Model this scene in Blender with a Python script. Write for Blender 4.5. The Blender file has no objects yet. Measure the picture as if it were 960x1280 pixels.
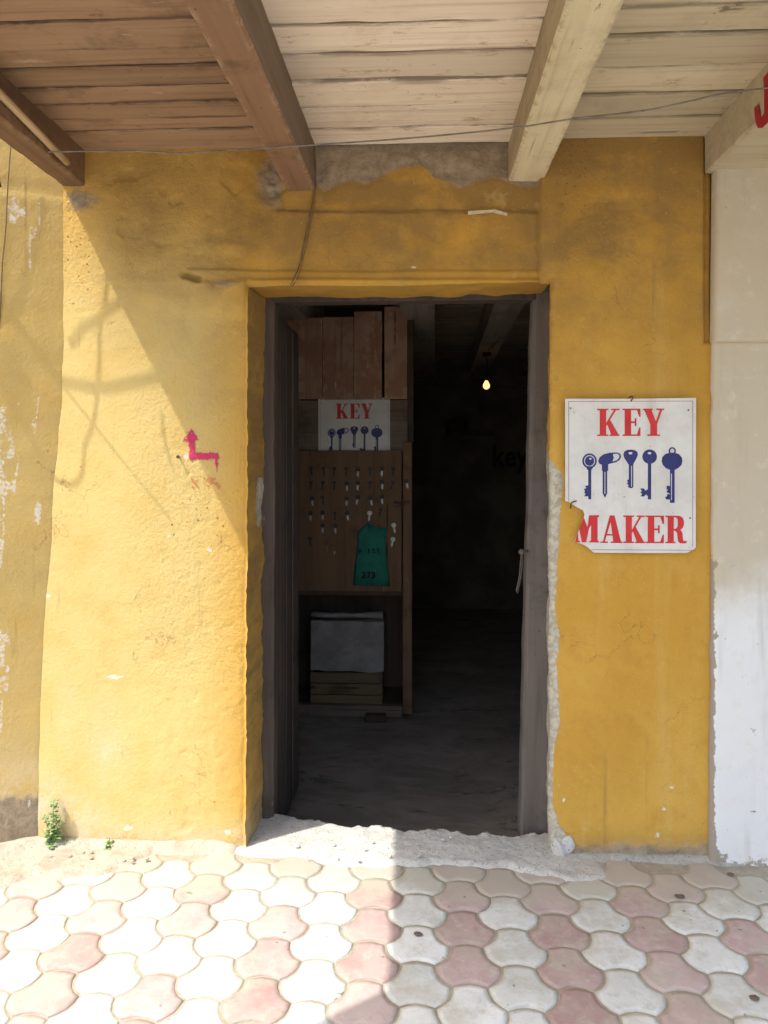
import bpy, bmesh, math, random
import numpy as np
from mathutils import Vector, Matrix

random.seed(7)
rng = np.random.default_rng(7)
scene = bpy.context.scene
col = scene.collection

# ------------------------------------------------------------------ camera, sky, sun, exposure
FOCAL, HOR, PCX = 930.0, 570.0, 480.0          # survey numbers for a 960 x 1280 frame
DIST, EYE = 2.904, 1.55
YAW = math.atan(45.0 / 930.0)
CY, SY = math.cos(YAW), math.sin(YAW)

cam_data = bpy.data.cameras.new('camera')
cam = bpy.data.objects.new('camera', cam_data)
col.objects.link(cam)
cam.location = (0, -DIST, EYE)
cam.rotation_euler = (math.radians(90), 0, YAW)
cam_data.sensor_fit = 'VERTICAL'
cam_data.sensor_height = 36
cam_data.lens = FOCAL / 1280 * 36
cam_data.shift_y = -(640 - HOR) / 1280
cam_data.clip_start = 0.05
cam_data.clip_end = 3000
scene.camera = cam

SUN = Vector((0.505, 0.34, -1.0)).normalized()      # direction the light travels
world = bpy.data.worlds.new('World')
scene.world = world
world.use_nodes = True
wn = world.node_tree
bg = wn.nodes['Background']
sky = wn.nodes.new('ShaderNodeTexSky')
sky.sky_type = 'NISHITA'
sky.sun_disc = False
sky.sun_elevation = math.asin(-SUN.z)
sky.sun_rotation = math.atan2(-SUN.x, -SUN.y)
sky.air_density = 1.0
sky.dust_density = 3.2
sky.ozone_density = 1.0
wn.links.new(sky.outputs[0], bg.inputs['Color'])
bg.inputs['Strength'].default_value = 0.15
sun_data = bpy.data.lights.new('sun', 'SUN')
sun_data.energy = 2.0
sun_data.angle = math.radians(0.53)
sun_data.color = (1.0, 0.965, 0.90)
sun = bpy.data.objects.new('sun', sun_data)
col.objects.link(sun)
sun.rotation_euler = SUN.to_track_quat('-Z', 'Y').to_euler()
sun.location = (-4, -3, 8)
scene.view_settings.view_transform = 'Standard'
scene.view_settings.look = 'None'
scene.view_settings.exposure = 1.42
scene.view_settings.gamma = 1.0
scene.view_settings.use_curve_mapping = False
scene.render.engine = 'CYCLES'
scene.cycles.max_bounces = 7
scene.cycles.diffuse_bounces = 5
scene.cycles.adaptive_threshold = 0.025
scene.cycles.use_denoising = True
scene.cycles.sample_clamp_indirect = 8.0

# ------------------------------------------------------------------ survey helpers (photo measurements to metres)
def ray(u, v):
    a, b = u - PCX, HOR - v
    return Vector((-SY * FOCAL + CY * a, CY * FOCAL + SY * a, b))

def W(u, v, y=0.0):                                  # point on an upright plane parallel to the wall
    r = ray(u, v)
    t = (y + DIST) / r.y
    return Vector((r.x * t, y, EYE + r.z * t))

def G(u, v, z=0.0):                                  # point on a level plane
    r = ray(u, v)
    t = (z - EYE) / r.z
    return Vector((r.x * t, -DIST + r.y * t, z))

def S(u, v, x):                                      # point on a plane square to the wall
    r = ray(u, v)
    t = x / r.x
    return Vector((x, -DIST + r.y * t, EYE + r.z * t))

def survey(x, z):                                    # wall metres to survey grid
    dep = -SY * x + CY * DIST
    return PCX + FOCAL * (CY * x + SY * DIST) / dep, HOR - FOCAL * (z - EYE) / dep

# ------------------------------------------------------------------ noise
def _hash(ix, iy, seed):
    n = (ix.astype(np.int64) * 374761393 + iy.astype(np.int64) * 668265263 + seed * 974634777) & 0x7fffffff
    n = ((n ^ (n >> 13)) * 1274126177) & 0x7fffffff
    n = n ^ (n >> 16)
    return (n & 0xffff) / 65535.0

def vnoise(x, y, seed=0):
    x = np.asarray(x, float); y = np.asarray(y, float)
    ix, iy = np.floor(x), np.floor(y)
    fx, fy = x - ix, y - iy
    fx, fy = fx * fx * (3 - 2 * fx), fy * fy * (3 - 2 * fy)
    a, b = _hash(ix, iy, seed), _hash(ix + 1, iy, seed)
    c, d = _hash(ix, iy + 1, seed), _hash(ix + 1, iy + 1, seed)
    return (a * (1 - fx) + b * fx) * (1 - fy) + (c * (1 - fx) + d * fx) * fy - 0.5

def fbm(x, y, octv=4, seed=0):
    s, a = 0, 1.0
    for i in range(octv):
        s = s + a * vnoise(np.asarray(x) * 2 ** i + 17.3 * i, np.asarray(y) * 2 ** i - 9.1 * i, seed + i)
        a *= 0.5
    return s

def ss(a, b, x):
    t = np.clip((x - a) / (b - a), 0, 1)
    return t * t * (3 - 2 * t)

# ------------------------------------------------------------------ object helpers
def tag(o, label=None, cat=None, group=None, kind=None):
    if label: o['label'] = label
    if cat: o['category'] = cat
    if group: o['group'] = group
    if kind: o['kind'] = kind
    return o

def link(name, me, m=None, parent=None):
    o = bpy.data.objects.new(name, me)
    col.objects.link(o)
    if m is not None and me is not None and not me.materials:
        me.materials.append(m)
    if parent is not None:
        o.parent = parent
    return o

def empty(name, loc=(0, 0, 0), label=None, cat=None, group=None):
    o = bpy.data.objects.new(name, None)
    o.empty_display_size = 0.1
    o.location = loc
    col.objects.link(o)
    return tag(o, label, cat, group)

def pin(o, parent):
    o.parent = parent
    o.matrix_parent_inverse = Matrix.Translation(parent.location).inverted()
    return o

def mesh_from(name, verts, faces, smooth=False, attrs=None):
    me = bpy.data.meshes.new(name)
    me.from_pydata([tuple(v) for v in verts], [], faces)
    if smooth:
        me.polygons.foreach_set('use_smooth', [True] * len(me.polygons))
    for k, arr in (attrs or {}).items():
        at = me.attributes.new(k, 'FLOAT', 'POINT')
        at.data.foreach_set('value', np.asarray(arr, np.float32))
    me.update()
    return me

class MB:
    """collects shapes into one mesh"""
    def __init__(self): self.v, self.f = [], []
    def add(self, vs, fs):
        k = len(self.v)
        self.v += [tuple(p) for p in vs]
        self.f += [tuple(i + k for i in q) for q in fs]
        return self
    def box(self, a, b):
        x0, y0, z0 = a; x1, y1, z1 = b
        vs = [(x0,y0,z0),(x1,y0,z0),(x1,y1,z0),(x0,y1,z0),(x0,y0,z1),(x1,y0,z1),(x1,y1,z1),(x0,y1,z1)]
        return self.add(vs, [(3,2,1,0),(4,5,6,7),(0,1,5,4),(1,2,6,5),(2,3,7,6),(3,0,4,7)])
    def prism(self, pts, off):
        """flat polygon (list of 3D points) pushed along vector off"""
        n = len(pts); o = Vector(off)
        vs = [Vector(p) for p in pts] + [Vector(p) + o for p in pts]
        fs = [tuple(range(n - 1, -1, -1)), tuple(range(n, 2 * n))]
        fs += [(i, (i + 1) % n, n + (i + 1) % n, n + i) for i in range(n)]
        return self.add(vs, fs)
    def poly(self, pts):
        return self.add(pts, [tuple(range(len(pts)))])
    def tube(self, pts, r, n=7, cap=True):
        pts = [Vector(p) for p in pts]
        rs = r if isinstance(r, (list, tuple)) else [r] * len(pts)
        vs, fs = [], []
        for i, p in enumerate(pts):
            d = (pts[min(i + 1, len(pts) - 1)] - pts[max(i - 1, 0)]).normalized()
            up = Vector((0, 0, 1)) if abs(d.z) < 0.9 else Vector((1, 0, 0))
            s = d.cross(up).normalized(); t = s.cross(d)
            for k in range(n):
                a = 2 * math.pi * k / n
                vs.append(p + (s * math.cos(a) + t * math.sin(a)) * rs[i])
        for i in range(len(pts) - 1):
            for k in range(n):
                k2 = (k + 1) % n
                fs.append((i * n + k, i * n + k2, (i + 1) * n + k2, (i + 1) * n + k))
        if cap:
            fs.append(tuple(range(n - 1, -1, -1)))
            fs.append(tuple(range((len(pts) - 1) * n, len(pts) * n)))
        return self.add(vs, fs)
    def lathe(self, prof, c, n=16):
        """profile (r, z) turned about the vertical through c"""
        vs, fs = [], []
        for r, z in prof:
            for k in range(n):
                a = 2 * math.pi * k / n
                vs.append((c[0] + r * math.cos(a), c[1] + r * math.sin(a), c[2] + z))
        for i in range(len(prof) - 1):
            for k in range(n):
                k2 = (k + 1) % n
                fs.append((i * n + k, i * n + k2, (i + 1) * n + k2, (i + 1) * n + k))
        return self.add(vs, fs)
    def build(self, name, m, parent=None, smooth=False, bevel=0.0):
        me = mesh_from(name, self.v, self.f, smooth)
        if bevel:
            bm = bmesh.new(); bm.from_mesh(me)
            es = [e for e in bm.edges if len(e.link_faces) == 2 and e.calc_face_angle(0) > 0.6]
            bmesh.ops.bevel(bm, geom=es, offset=bevel, segments=2, profile=0.6, affect='EDGES')
            bm.to_mesh(me); bm.free()
        return link(name, me, m, parent)

def grid_faces(nr, nc, base=0, flip=False):
    i = np.arange(nr - 1)[:, None] * nc + np.arange(nc - 1)[None, :] + base
    q = np.stack([i, i + 1, i + nc + 1, i + nc], -1).reshape(-1, 4)
    if flip: q = q[:, ::-1]
    return q

def spline(pts, n=10):
    """Catmull-Rom through points"""
    P = [Vector(p) for p in pts]
    P = [P[0] * 2 - P[1]] + P + [P[-1] * 2 - P[-2]]
    out = []
    for i in range(1, len(P) - 2):
        for k in range(n):
            t = k / n
            a, b, c, d = P[i-1], P[i], P[i+1], P[i+2]
            out.append(0.5 * ((2*b) + (c-a)*t + (2*a-5*b+4*c-d)*t*t + (3*b-a-3*c+d)*t**3))
    out.append(P[-2])
    return out

# ------------------------------------------------------------------ material helpers
class NT:
    def __init__(self, name):
        self.m = bpy.data.materials.new(name)
        self.m.use_nodes = True
        self.t = self.m.node_tree
        self.b = self.t.nodes['Principled BSDF']
        self.b.inputs['Roughness'].default_value = 0.9
        self.b.inputs['Specular IOR Level'].default_value = 0.25
    def set(self, sock, val):
        if isinstance(val, bpy.types.NodeSocket): self.t.links.new(val, sock)
        elif isinstance(val, (tuple, list)) and len(val) == 3 and sock.type == 'RGBA': sock.default_value = (*val, 1)
        else: sock.default_value = val
    def out(self, name, val): self.set(self.b.inputs[name], val); return self
    def co(self, kind='Object', scale=(1, 1, 1), rand=False):
        c = self.t.nodes.new('ShaderNodeTexCoord').outputs[kind]
        mp = self.t.nodes.new('ShaderNodeMapping')
        self.t.links.new(c, mp.inputs[0])
        mp.inputs['Scale'].default_value = scale
        if rand:
            oi = self.t.nodes.new('ShaderNodeObjectInfo')
            mu = self.t.nodes.new('ShaderNodeVectorMath'); mu.operation = 'MULTIPLY'
            cmb = self.t.nodes.new('ShaderNodeCombineXYZ')
            for i in range(3): self.t.links.new(oi.outputs['Random'], cmb.inputs[i])
            self.t.links.new(cmb.outputs[0], mu.inputs[0]); mu.inputs[1].default_value = (13.1, 37.7, 71.3)
            self.t.links.new(mu.outputs[0], mp.inputs['Location'])
        return mp.outputs[0]
    def rand(self): return self.t.nodes.new('ShaderNodeObjectInfo').outputs['Random']
    def noise(self, vec, scale, detail=5, rough=0.6, dist=0.0):
        n = self.t.nodes.new('ShaderNodeTexNoise')
        self.t.links.new(vec, n.inputs['Vector'])
        n.inputs['Scale'].default_value = scale; n.inputs['Detail'].default_value = detail
        n.inputs['Roughness'].default_value = rough; n.inputs['Distortion'].default_value = dist
        return n.outputs['Fac']
    def voro(self, vec, scale, feature='F1'):
        n = self.t.nodes.new('ShaderNodeTexVoronoi'); n.feature = feature
        self.t.links.new(vec, n.inputs['Vector']); n.inputs['Scale'].default_value = scale
        return n.outputs['Distance']
    def attr(self, name):
        n = self.t.nodes.new('ShaderNodeAttribute'); n.attribute_name = name
        return n.outputs['Fac']
    def math(self, op, a, b=0.0, clamp=False):
        n = self.t.nodes.new('ShaderNodeMath'); n.operation = op; n.use_clamp = clamp
        self.set(n.inputs[0], a); self.set(n.inputs[1], b)
        return n.outputs[0]
    def rng(self, v, a, b, c=0.0, d=1.0, smooth=True):
        n = self.t.nodes.new('ShaderNodeMapRange')
        n.interpolation_type = 'SMOOTHSTEP' if smooth else 'LINEAR'
        self.set(n.inputs[0], v)
        for i, q in enumerate((a, b, c, d)): n.inputs[1 + i].default_value = q
        return n.outputs[0]
    def mix(self, f, a, b, blend='MIX'):
        n = self.t.nodes.new('ShaderNodeMix'); n.data_type = 'RGBA'; n.blend_type = blend
        self.set(n.inputs[0], f); self.set(n.inputs[6], a); self.set(n.inputs[7], b)
        return n.outputs[2]
    def bump(self, h, strength=0.5, dist=0.01, prev=None):
        n = self.t.nodes.new('ShaderNodeBump')
        n.inputs['Strength'].default_value = strength; n.inputs['Distance'].default_value = dist
        self.set(n.inputs['Height'], h)
        if prev is not None: self.t.links.new(prev, n.inputs['Normal'])
        self.t.links.new(n.outputs[0], self.b.inputs['Normal'])
        return n.outputs[0]

def mat_ochre():
    k = NT('ochre_limewash')
    c = k.co()
    big = k.noise(c, 1.7, 5, 0.6)
    mid = k.noise(c, 7, 6, 0.65)
    fine = k.noise(c, 60, 4, 0.6)
    streak = k.noise(k.co(scale=(9, 9, 0.9)), 1.0, 5, 0.6)
    sm = k.noise(k.co(scale=(3.0, 3.0, 6.0)), 1.0, 6, 0.62, 0.5)
    base = k.mix(k.rng(big, 0.35, 0.65), (0.53, 0.285, 0.040), (0.60, 0.345, 0.062))
    base = k.mix(k.math('MULTIPLY', k.rng(mid, 0.45, 0.75), 0.7), base, (0.47, 0.235, 0.034))
    base = k.mix(k.math('MULTIPLY', k.rng(streak, 0.52, 0.72), 0.35), base, (0.64, 0.43, 0.14))
    base = k.mix(k.math('MULTIPLY', k.rng(fine, 0.58, 0.75), 0.35), base, (0.36, 0.20, 0.05))
    base = k.mix(k.math('MULTIPLY', k.attr('pale'), k.rng(mid, 0.2, 0.6, 0.6, 1.0)), base, (0.60, 0.455, 0.175))
    g = k.math('MULTIPLY', k.attr('grime_shade'), k.rng(k.math('ADD', k.math('MULTIPLY', sm, 0.6), k.math('MULTIPLY', mid, 0.4)), 0.24, 0.72), True)
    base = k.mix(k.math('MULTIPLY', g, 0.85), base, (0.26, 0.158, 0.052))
    f = k.math('MULTIPLY', k.attr('fade'), k.rng(k.noise(c, 11, 6, 0.7), 0.3, 0.6), True)
    base = k.mix(f, base, (0.62, 0.50, 0.31))
    grit = k.noise(c, 170, 3, 0.6)
    base = k.mix(k.math('MULTIPLY', k.rng(grit, 0.60, 0.74), 0.45), base, (0.25, 0.14, 0.045))
    base = k.mix(k.math('MULTIPLY', k.rng(k.noise(c, 120, 3, 0.6), 0.62, 0.74), 0.35), base, (0.72, 0.55, 0.27))
    drip = k.noise(k.co(scale=(26, 26, 0.8)), 1.0, 4, 0.6)
    base = k.mix(k.math('MULTIPLY', k.rng(drip, 0.60, 0.72), k.rng(k.noise(c, 2.4, 3), 0.48, 0.62, 0.0, 0.45)), base, (0.27, 0.165, 0.06))
    blotch = k.noise(c, 5.0, 7, 0.75)
    base = k.mix(k.math('MULTIPLY', k.rng(blotch, 0.60, 0.70), 0.35), base, (0.66, 0.47, 0.20))
    # hairline cracks
    wv = k.t.nodes.new('ShaderNodeVectorMath'); wv.operation = 'MULTIPLY_ADD'
    nz = k.t.nodes.new('ShaderNodeTexNoise'); nz.inputs['Scale'].default_value = 7; nz.inputs['Detail'].default_value = 5
    k.t.links.new(c, nz.inputs['Vector']); k.t.links.new(nz.outputs['Color'], wv.inputs[0])
    wv.inputs[1].default_value = (0.35, 0.35, 0.35); k.t.links.new(c, wv.inputs[2])
    crack = k.math('MULTIPLY', k.rng(k.voro(wv.outputs[0], 3.2, 'DISTANCE_TO_EDGE'), 0.006, 0.001), k.rng(k.noise(c, 3.1, 3), 0.50, 0.60))
    base = k.mix(k.math('MULTIPLY', crack, 0.42), base, (0.17, 0.10, 0.045))
    # small chips down to the white undercoat and little pits
    ch = k.rng(k.noise(c, 21, 5, 0.65), 0.70, 0.74)
    ch = k.math('MULTIPLY', ch, k.rng(k.noise(c, 2.2, 2), 0.48, 0.58))
    base = k.mix(ch, base, (0.55, 0.50, 0.42))
    pit = k.math('MULTIPLY', k.rng(k.voro(c, 42), 0.24, 0.10), k.rng(k.math('ADD', k.attr('pits'), k.noise(c, 6, 3)), 0.76, 0.92))
    base = k.mix(pit, base, (0.22, 0.12, 0.05))
    p = k.math('ADD', k.attr('peel'), k.math('MULTIPLY', k.math('SUBTRACT', k.noise(c, 26, 5, 0.7), 0.5), 0.9))
    pm = k.rng(p, 0.44, 0.52)
    plaster = k.mix(k.rng(k.noise(c, 34, 5, 0.7), 0.4, 0.62), (0.40, 0.345, 0.25), (0.56, 0.51, 0.39))
    base = k.mix(pm, base, plaster)
    q = k.math('ADD', k.attr('cement'), k.math('MULTIPLY', k.math('SUBTRACT', k.noise(c, 15, 5, 0.7), 0.5), 0.8))
    cm = k.rng(q, 0.34, 0.66)
    cem_tone = k.mix(k.rng(k.noise(c, 22, 6, 0.75), 0.35, 0.65), (0.25, 0.19, 0.125), (0.37, 0.29, 0.195))
    base = k.mix(cm, base, cem_tone)
    w = k.math('ADD', k.attr('chip'), k.math('MULTIPLY', k.math('SUBTRACT', k.noise(c, 70, 4, 0.7), 0.5), 0.9))
    base = k.mix(k.math('MULTIPLY', k.rng(w, 0.5, 0.66), 0.8), base, (0.70, 0.65, 0.55))
    k.out('Base Color', base)
    b1 = k.bump(k.math('MULTIPLY', k.math('SUBTRACT', k.noise(c, 60, 6, 0.72), 0.5), k.math('ADD', 0.8, k.math('MULTIPLY', k.attr('rough'), 3.4))), 0.40, 0.005)
    b2 = k.bump(k.math('SUBTRACT', fine, k.math('ADD', k.math('MULTIPLY', pit, 0.8), crack)), 0.5, 0.003, b1)
    k.bump(k.math('ADD', k.math('MULTIPLY', pm, -1.0), k.math('MULTIPLY', k.noise(c, 90, 4, 0.7), k.math('ADD', pm, cm))), 0.8, 0.004, b2)
    return k.m

def mat_white_wall():
    k = NT('worn_white_paint')
    c = k.co()
    up = k.attr('upper')
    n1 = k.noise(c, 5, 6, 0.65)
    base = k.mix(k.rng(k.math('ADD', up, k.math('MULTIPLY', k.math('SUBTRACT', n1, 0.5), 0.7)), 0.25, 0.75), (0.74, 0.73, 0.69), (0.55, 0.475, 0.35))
    base = k.mix(k.rng(k.noise(c, 14, 5, 0.7), 0.55, 0.72), base, k.mix(0.5, base, (0.68, 0.62, 0.50)))
    base = k.mix(k.math('MULTIPLY', k.rng(k.noise(k.co(scale=(7, 7, 0.8)), 1.3, 4), 0.52, 0.72), 0.35), base, (0.36, 0.31, 0.24))
    d = k.math('ADD', k.attr('grime_shade'), k.math('MULTIPLY', k.math('SUBTRACT', k.noise(c, 38, 5, 0.7), 0.5), 1.1))
    base = k.mix(k.rng(d, 0.55, 0.68), base, (0.33, 0.28, 0.22))
    ch = k.math('MULTIPLY', k.rng(k.noise(c, 24, 4, 0.6), 0.69, 0.72), k.rng(k.noise(c, 3, 2), 0.45, 0.6))
    base = k.mix(ch, base, (0.42, 0.36, 0.28))
    k.out('Base Color', base)
    b = k.bump(k.noise(c, 30, 6, 0.7), 0.35, 0.006)
    k.bump(k.noise(c, 160, 3), 0.3, 0.002, b)
    return k.m

def mat_wood(name, a, b, dark, axis='x', worn=None, worn_amt=0.62, rough=0.8, grime_shade=0.7, arris=None, blotch=None, stain=None):
    k = NT(name)
    st = {'x': (0.6, 9, 9), 'y': (9, 0.6, 9), 'z': (9, 9, 0.6)}[axis]
    st2 = {'x': (1.2, 45, 45), 'y': (45, 1.2, 45), 'z': (45, 45, 1.2)}[axis]
    c = k.co(rand=True)
    g1 = k.noise(k.co(scale=st, rand=True), 1.6, 6, 0.65, 0.4)
    g2 = k.noise(k.co(scale=st2, rand=True), 1.0, 4, 0.6)
    base = k.mix(k.rng(g1, 0.3, 0.7), a, b)
    base = k.mix(k.math('MULTIPLY', k.rng(g2, 0.5, 0.75), 0.5), base, dark)
    base = k.mix(k.math('MULTIPLY', k.rng(k.noise(c, 3.5, 5, 0.7), 0.52, 0.72), grime_shade), base, dark)
    if stain:
        sv = k.noise(k.co(scale=(0.45, 1, 1), rand=True), 26, 5, 0.7)
        sv = k.math('ADD', sv, k.math('MULTIPLY', k.math('SUBTRACT', k.noise(c, 5, 3), 0.5), 0.5))
        base = k.mix(k.math('MULTIPLY', k.rng(sv, 0.60, 0.70), 0.6), base, stain)
        base = k.mix(k.math('MULTIPLY', k.rng(sv, 0.72, 0.76), 0.8), base, tuple(q * 0.4 for q in stain))
    if blotch: base = k.mix(k.math('MULTIPLY', k.rng(k.noise(c, 6, 4, 0.6), 0.46, 0.58), 0.85), base, blotch)
    hs = k.t.nodes.new('ShaderNodeHueSaturation')
    k.set(hs.inputs['Color'], base)
    k.set(hs.inputs['Value'], k.rng(k.rand(), 0, 1, 0.84, 1.14, False))
    base = hs.outputs[0]
    if worn is not None:
        wv = k.math('ADD', k.noise(k.co(scale=tuple(s * 0.8 + 1 for s in st), rand=True), 2.2, 6, 0.75), k.math('MULTIPLY', k.noise(c, 30, 4), 0.12))
        base = k.mix(k.rng(wv, worn_amt, worn_amt + 0.05), base, worn)
    st3 = {'x': (0.35, 26, 26), 'y': (26, 0.35, 26), 'z': (26, 26, 0.35)}[axis]
    split = k.math('MULTIPLY', k.rng(k.noise(k.co(scale=st3, rand=True), 1.0, 3, 0.5, 0.2), 0.66, 0.70), k.rng(k.noise(c, 4, 3), 0.46, 0.56))
    base = k.mix(k.math('MULTIPLY', split, 0.8), base, tuple(q * 0.35 for q in dark))
    e = k.math('MULTIPLY', k.attr('edge'), k.rng(k.noise(k.co(scale=tuple(q * 0.6 + 0.6 for q in st), rand=True), 1.7, 6, 0.75), 0.36, 0.62))
    base = k.mix(k.math('MULTIPLY', k.rng(e, 0.12, 0.8), 0.68), base, tuple(q * 0.5 for q in dark))
    if worn is not None:
        ar = k.math('MULTIPLY', k.attr('arris'), k.rng(k.noise(c, 21, 6, 0.75), 0.44, 0.62))
        base = k.mix(k.math('MULTIPLY', ar, 0.55), base, tuple(min(1.0, q) for q in arris) if arris else worn)
    sp = k.rng(k.voro(c, 26), 0.09, 0.05)
    base = k.mix(k.math('MULTIPLY', sp, k.rng(k.noise(c, 5, 2), 0.5, 0.6)), base, tuple(q * 0.5 for q in dark))
    k.out('Base Color', base); k.out('Roughness', rough)
    b0 = k.bump(split, -0.6, 0.006)
    b1 = k.bump(g2, 0.4, 0.004, b0)
    k.bump(g1, 0.3, 0.006, b1)
    return k.m

def mat_paver(name, a, b, rim, spot):
    k = NT(name)
    c = k.co(rand=True)
    base = k.mix(k.rng(k.noise(c, 9, 5, 0.65), 0.35, 0.65), a, b)
    base = k.mix(k.math('MULTIPLY', k.rng(k.noise(c, 22, 5, 0.75), 0.50, 0.70), 0.65), base, spot)
    base = k.mix(k.math('MULTIPLY', k.rng(k.noise(c, 13, 6, 0.75), 0.58, 0.70), 0.45), base, rim)
    e = k.math('ADD', k.attr('edge'), k.math('MULTIPLY', k.math('SUBTRACT', k.noise(c, 16, 5, 0.7), 0.5), 1.3))
    base = k.mix(k.math('MULTIPLY', k.rng(e, 0.35, 1.25), 0.58), base, rim)
    hs = k.t.nodes.new('ShaderNodeHueSaturation')
    k.set(hs.inputs['Color'], base)
    k.set(hs.inputs['Value'], k.rng(k.rand(), 0, 1, 0.82, 1.02, False))
    k.set(hs.inputs['Saturation'], k.rng(k.rand(), 0, 1, 1.15, 0.85, False))
    sp = k.rng(k.noise(c, 34, 2, 0.4), 0.74, 0.77)
    gp = k.t.nodes.new('ShaderNodeNewGeometry').outputs['Position']
    dn = k.math('ADD', k.noise(gp, 4.5, 6, 0.7), k.math('MULTIPLY', k.noise(gp, 38, 4, 0.7), 0.25))
    sx = k.t.nodes.new('ShaderNodeSeparateXYZ'); k.t.links.new(gp, sx.inputs[0])
    dn = k.math('ADD', dn, k.rng(sx.outputs['Y'], -0.42, -0.05, 0.0, 0.30))
    dust = k.mix(k.math('MULTIPLY', k.rng(dn, 0.56, 0.84), 0.75), hs.outputs[0], (0.45, 0.42, 0.33))
    k.out('Base Color', k.mix(k.math('MULTIPLY', sp, 0.6), dust, (0.12, 0.11, 0.09)))
    k.out('Roughness', 0.75)
    k.bump(k.noise(c, 90, 5, 0.7), 0.35, 0.003)
    return k.m

def mat_simple(name, a, b=None, scale=12, rough=0.8, bump=0.0, metal=0.0, bscale=60, lo=0.35, hi=0.65):
    k = NT(name)
    c = k.co()
    k.out('Base Color', k.mix(k.rng(k.noise(c, scale, 5, 0.65), lo, hi), a, b if b else tuple(x * 0.75 for x in a)))
    k.out('Roughness', rough); k.out('Metallic', metal)
    if bump: k.bump(k.noise(c, bscale, 5, 0.7), bump, 0.006)
    return k.m

def mat_rubble(name, a, b, stone, sc=75):
    k = NT(name)
    c = k.co()
    base = k.mix(k.rng(k.noise(c, 10, 5, 0.7), 0.35, 0.65), a, b)
    base = k.mix(k.math('MULTIPLY', k.rng(k.noise(c, 5, 6, 0.75), 0.48, 0.66), 0.6), base, tuple(q * 0.66 for q in a))
    base = k.mix(k.math('MULTIPLY', k.rng(k.noise(c, 60, 4, 0.7), 0.52, 0.68), 0.5), base, tuple(q * 0.6 for q in a))
    v = k.rng(k.voro(c, sc), 0.2, 0.42)
    msk = k.rng(k.noise(c, sc * 0.35, 3), 0.45, 0.6)
    base = k.mix(k.math('MULTIPLY', k.math('SUBTRACT', 1.0, v), msk), base, stone)
    k.out('Base Color', base)
    b1 = k.bump(k.noise(c, 70, 5, 0.75), 0.7, 0.006)
    k.bump(k.voro(c, sc), -0.5, 0.004, b1)
    return k.m

M = {}
M['ochre'] = mat_ochre()
M['white_wall'] = mat_white_wall()
M['brown_plank'] = mat_wood('brown_painted_board', (0.30, 0.19, 0.115), (0.38, 0.25, 0.155), (0.15, 0.09, 0.055), 'x', (0.42, 0.30, 0.20), 0.68, grime_shade=0.6, stain=(0.22, 0.12, 0.07))
M['pink_plank'] = mat_wood('cream_painted_board', (0.80, 0.68, 0.53), (0.86, 0.755, 0.61), (0.54, 0.39, 0.27), 'x', (0.24, 0.14, 0.085), 0.70, grime_shade=0.35, stain=(0.50, 0.34, 0.21))
M['cream_plank'] = mat_wood('dull_cream_board', (0.56, 0.48, 0.33), (0.64, 0.56, 0.40), (0.36, 0.29, 0.19), 'x', (0.36, 0.29, 0.20), 0.72, grime_shade=0.35, stain=(0.42, 0.34, 0.22))
M['brown_beam'] = mat_wood('brown_painted_beam', (0.25, 0.145, 0.085), (0.31, 0.185, 0.11), (0.12, 0.07, 0.042), 'y', (0.46, 0.33, 0.23), 0.69)
M['dark_beam'] = mat_wood('sooty_brown_beam', (0.20, 0.12, 0.07), (0.28, 0.165, 0.09), (0.09, 0.055, 0.035), 'y', (0.36, 0.25, 0.15), 0.74)
M['cream_beam'] = mat_wood('cream_painted_beam', (0.64, 0.55, 0.35), (0.72, 0.63, 0.42), (0.38, 0.29, 0.17), 'y', (0.34, 0.26, 0.17), 0.70, grime_shade=0.4, arris=(0.30, 0.22, 0.14))
M['door_wood'] = mat_wood('weathered_door_wood', (0.068, 0.052, 0.042), (0.11, 0.08, 0.064), (0.036, 0.026, 0.021), 'z', (0.19, 0.15, 0.12), 0.71)
M['post_wood'] = mat_wood('grey_worn_post', (0.135, 0.112, 0.094), (0.195, 0.165, 0.142), (0.07, 0.054, 0.044), 'z', (0.32, 0.27, 0.24), 0.72)
M['red_plank'] = mat_wood('red_brown_cabinet_plank', (0.44, 0.25, 0.165), (0.55, 0.36, 0.25), (0.23, 0.13, 0.09), 'z', (0.56, 0.42, 0.30), 0.66, blotch=(0.38, 0.195, 0.12))
M['cab_wood'] = mat_wood('brown_cabinet_wood', (0.165, 0.095, 0.052), (0.21, 0.125, 0.07), (0.09, 0.052, 0.03), 'z', (0.26, 0.18, 0.11), 0.72)
M['grey_board'] = mat_wood('grey_brown_board', (0.17, 0.125, 0.09), (0.22, 0.165, 0.125), (0.09, 0.062, 0.045), 'x', None)
M['dark_wood'] = mat_wood('dark_room_timber', (0.42, 0.35, 0.27), (0.52, 0.45, 0.36), (0.22, 0.175, 0.14), 'y', None)
M['room_board'] = mat_wood('dark_room_board', (0.40, 0.33, 0.25), (0.50, 0.42, 0.33), (0.21, 0.165, 0.125), 'x', None)
M['tan_wood'] = mat_wood('bare_tan_timber', (0.40, 0.32, 0.20), (0.48, 0.39, 0.26), (0.24, 0.18, 0.11), 'y', None)
M['cab_dark'] = mat_wood('sooty_cabinet_wood', (0.075, 0.05, 0.035), (0.105, 0.07, 0.05), (0.04, 0.027, 0.02), 'z', None)
M['grey_beam'] = mat_wood('dirty_beam_side', (0.20, 0.145, 0.10), (0.26, 0.19, 0.135), (0.10, 0.07, 0.05), 'y', None)
M['crate_wood'] = mat_wood('old_crate_wood', (0.15, 0.10, 0.05), (0.20, 0.135, 0.07), (0.08, 0.05, 0.028), 'x', None)
M['rod'] = mat_wood('bare_pole_wood', (0.44, 0.32, 0.18), (0.52, 0.39, 0.24), (0.26, 0.17, 0.09), 'y', None)
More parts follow.
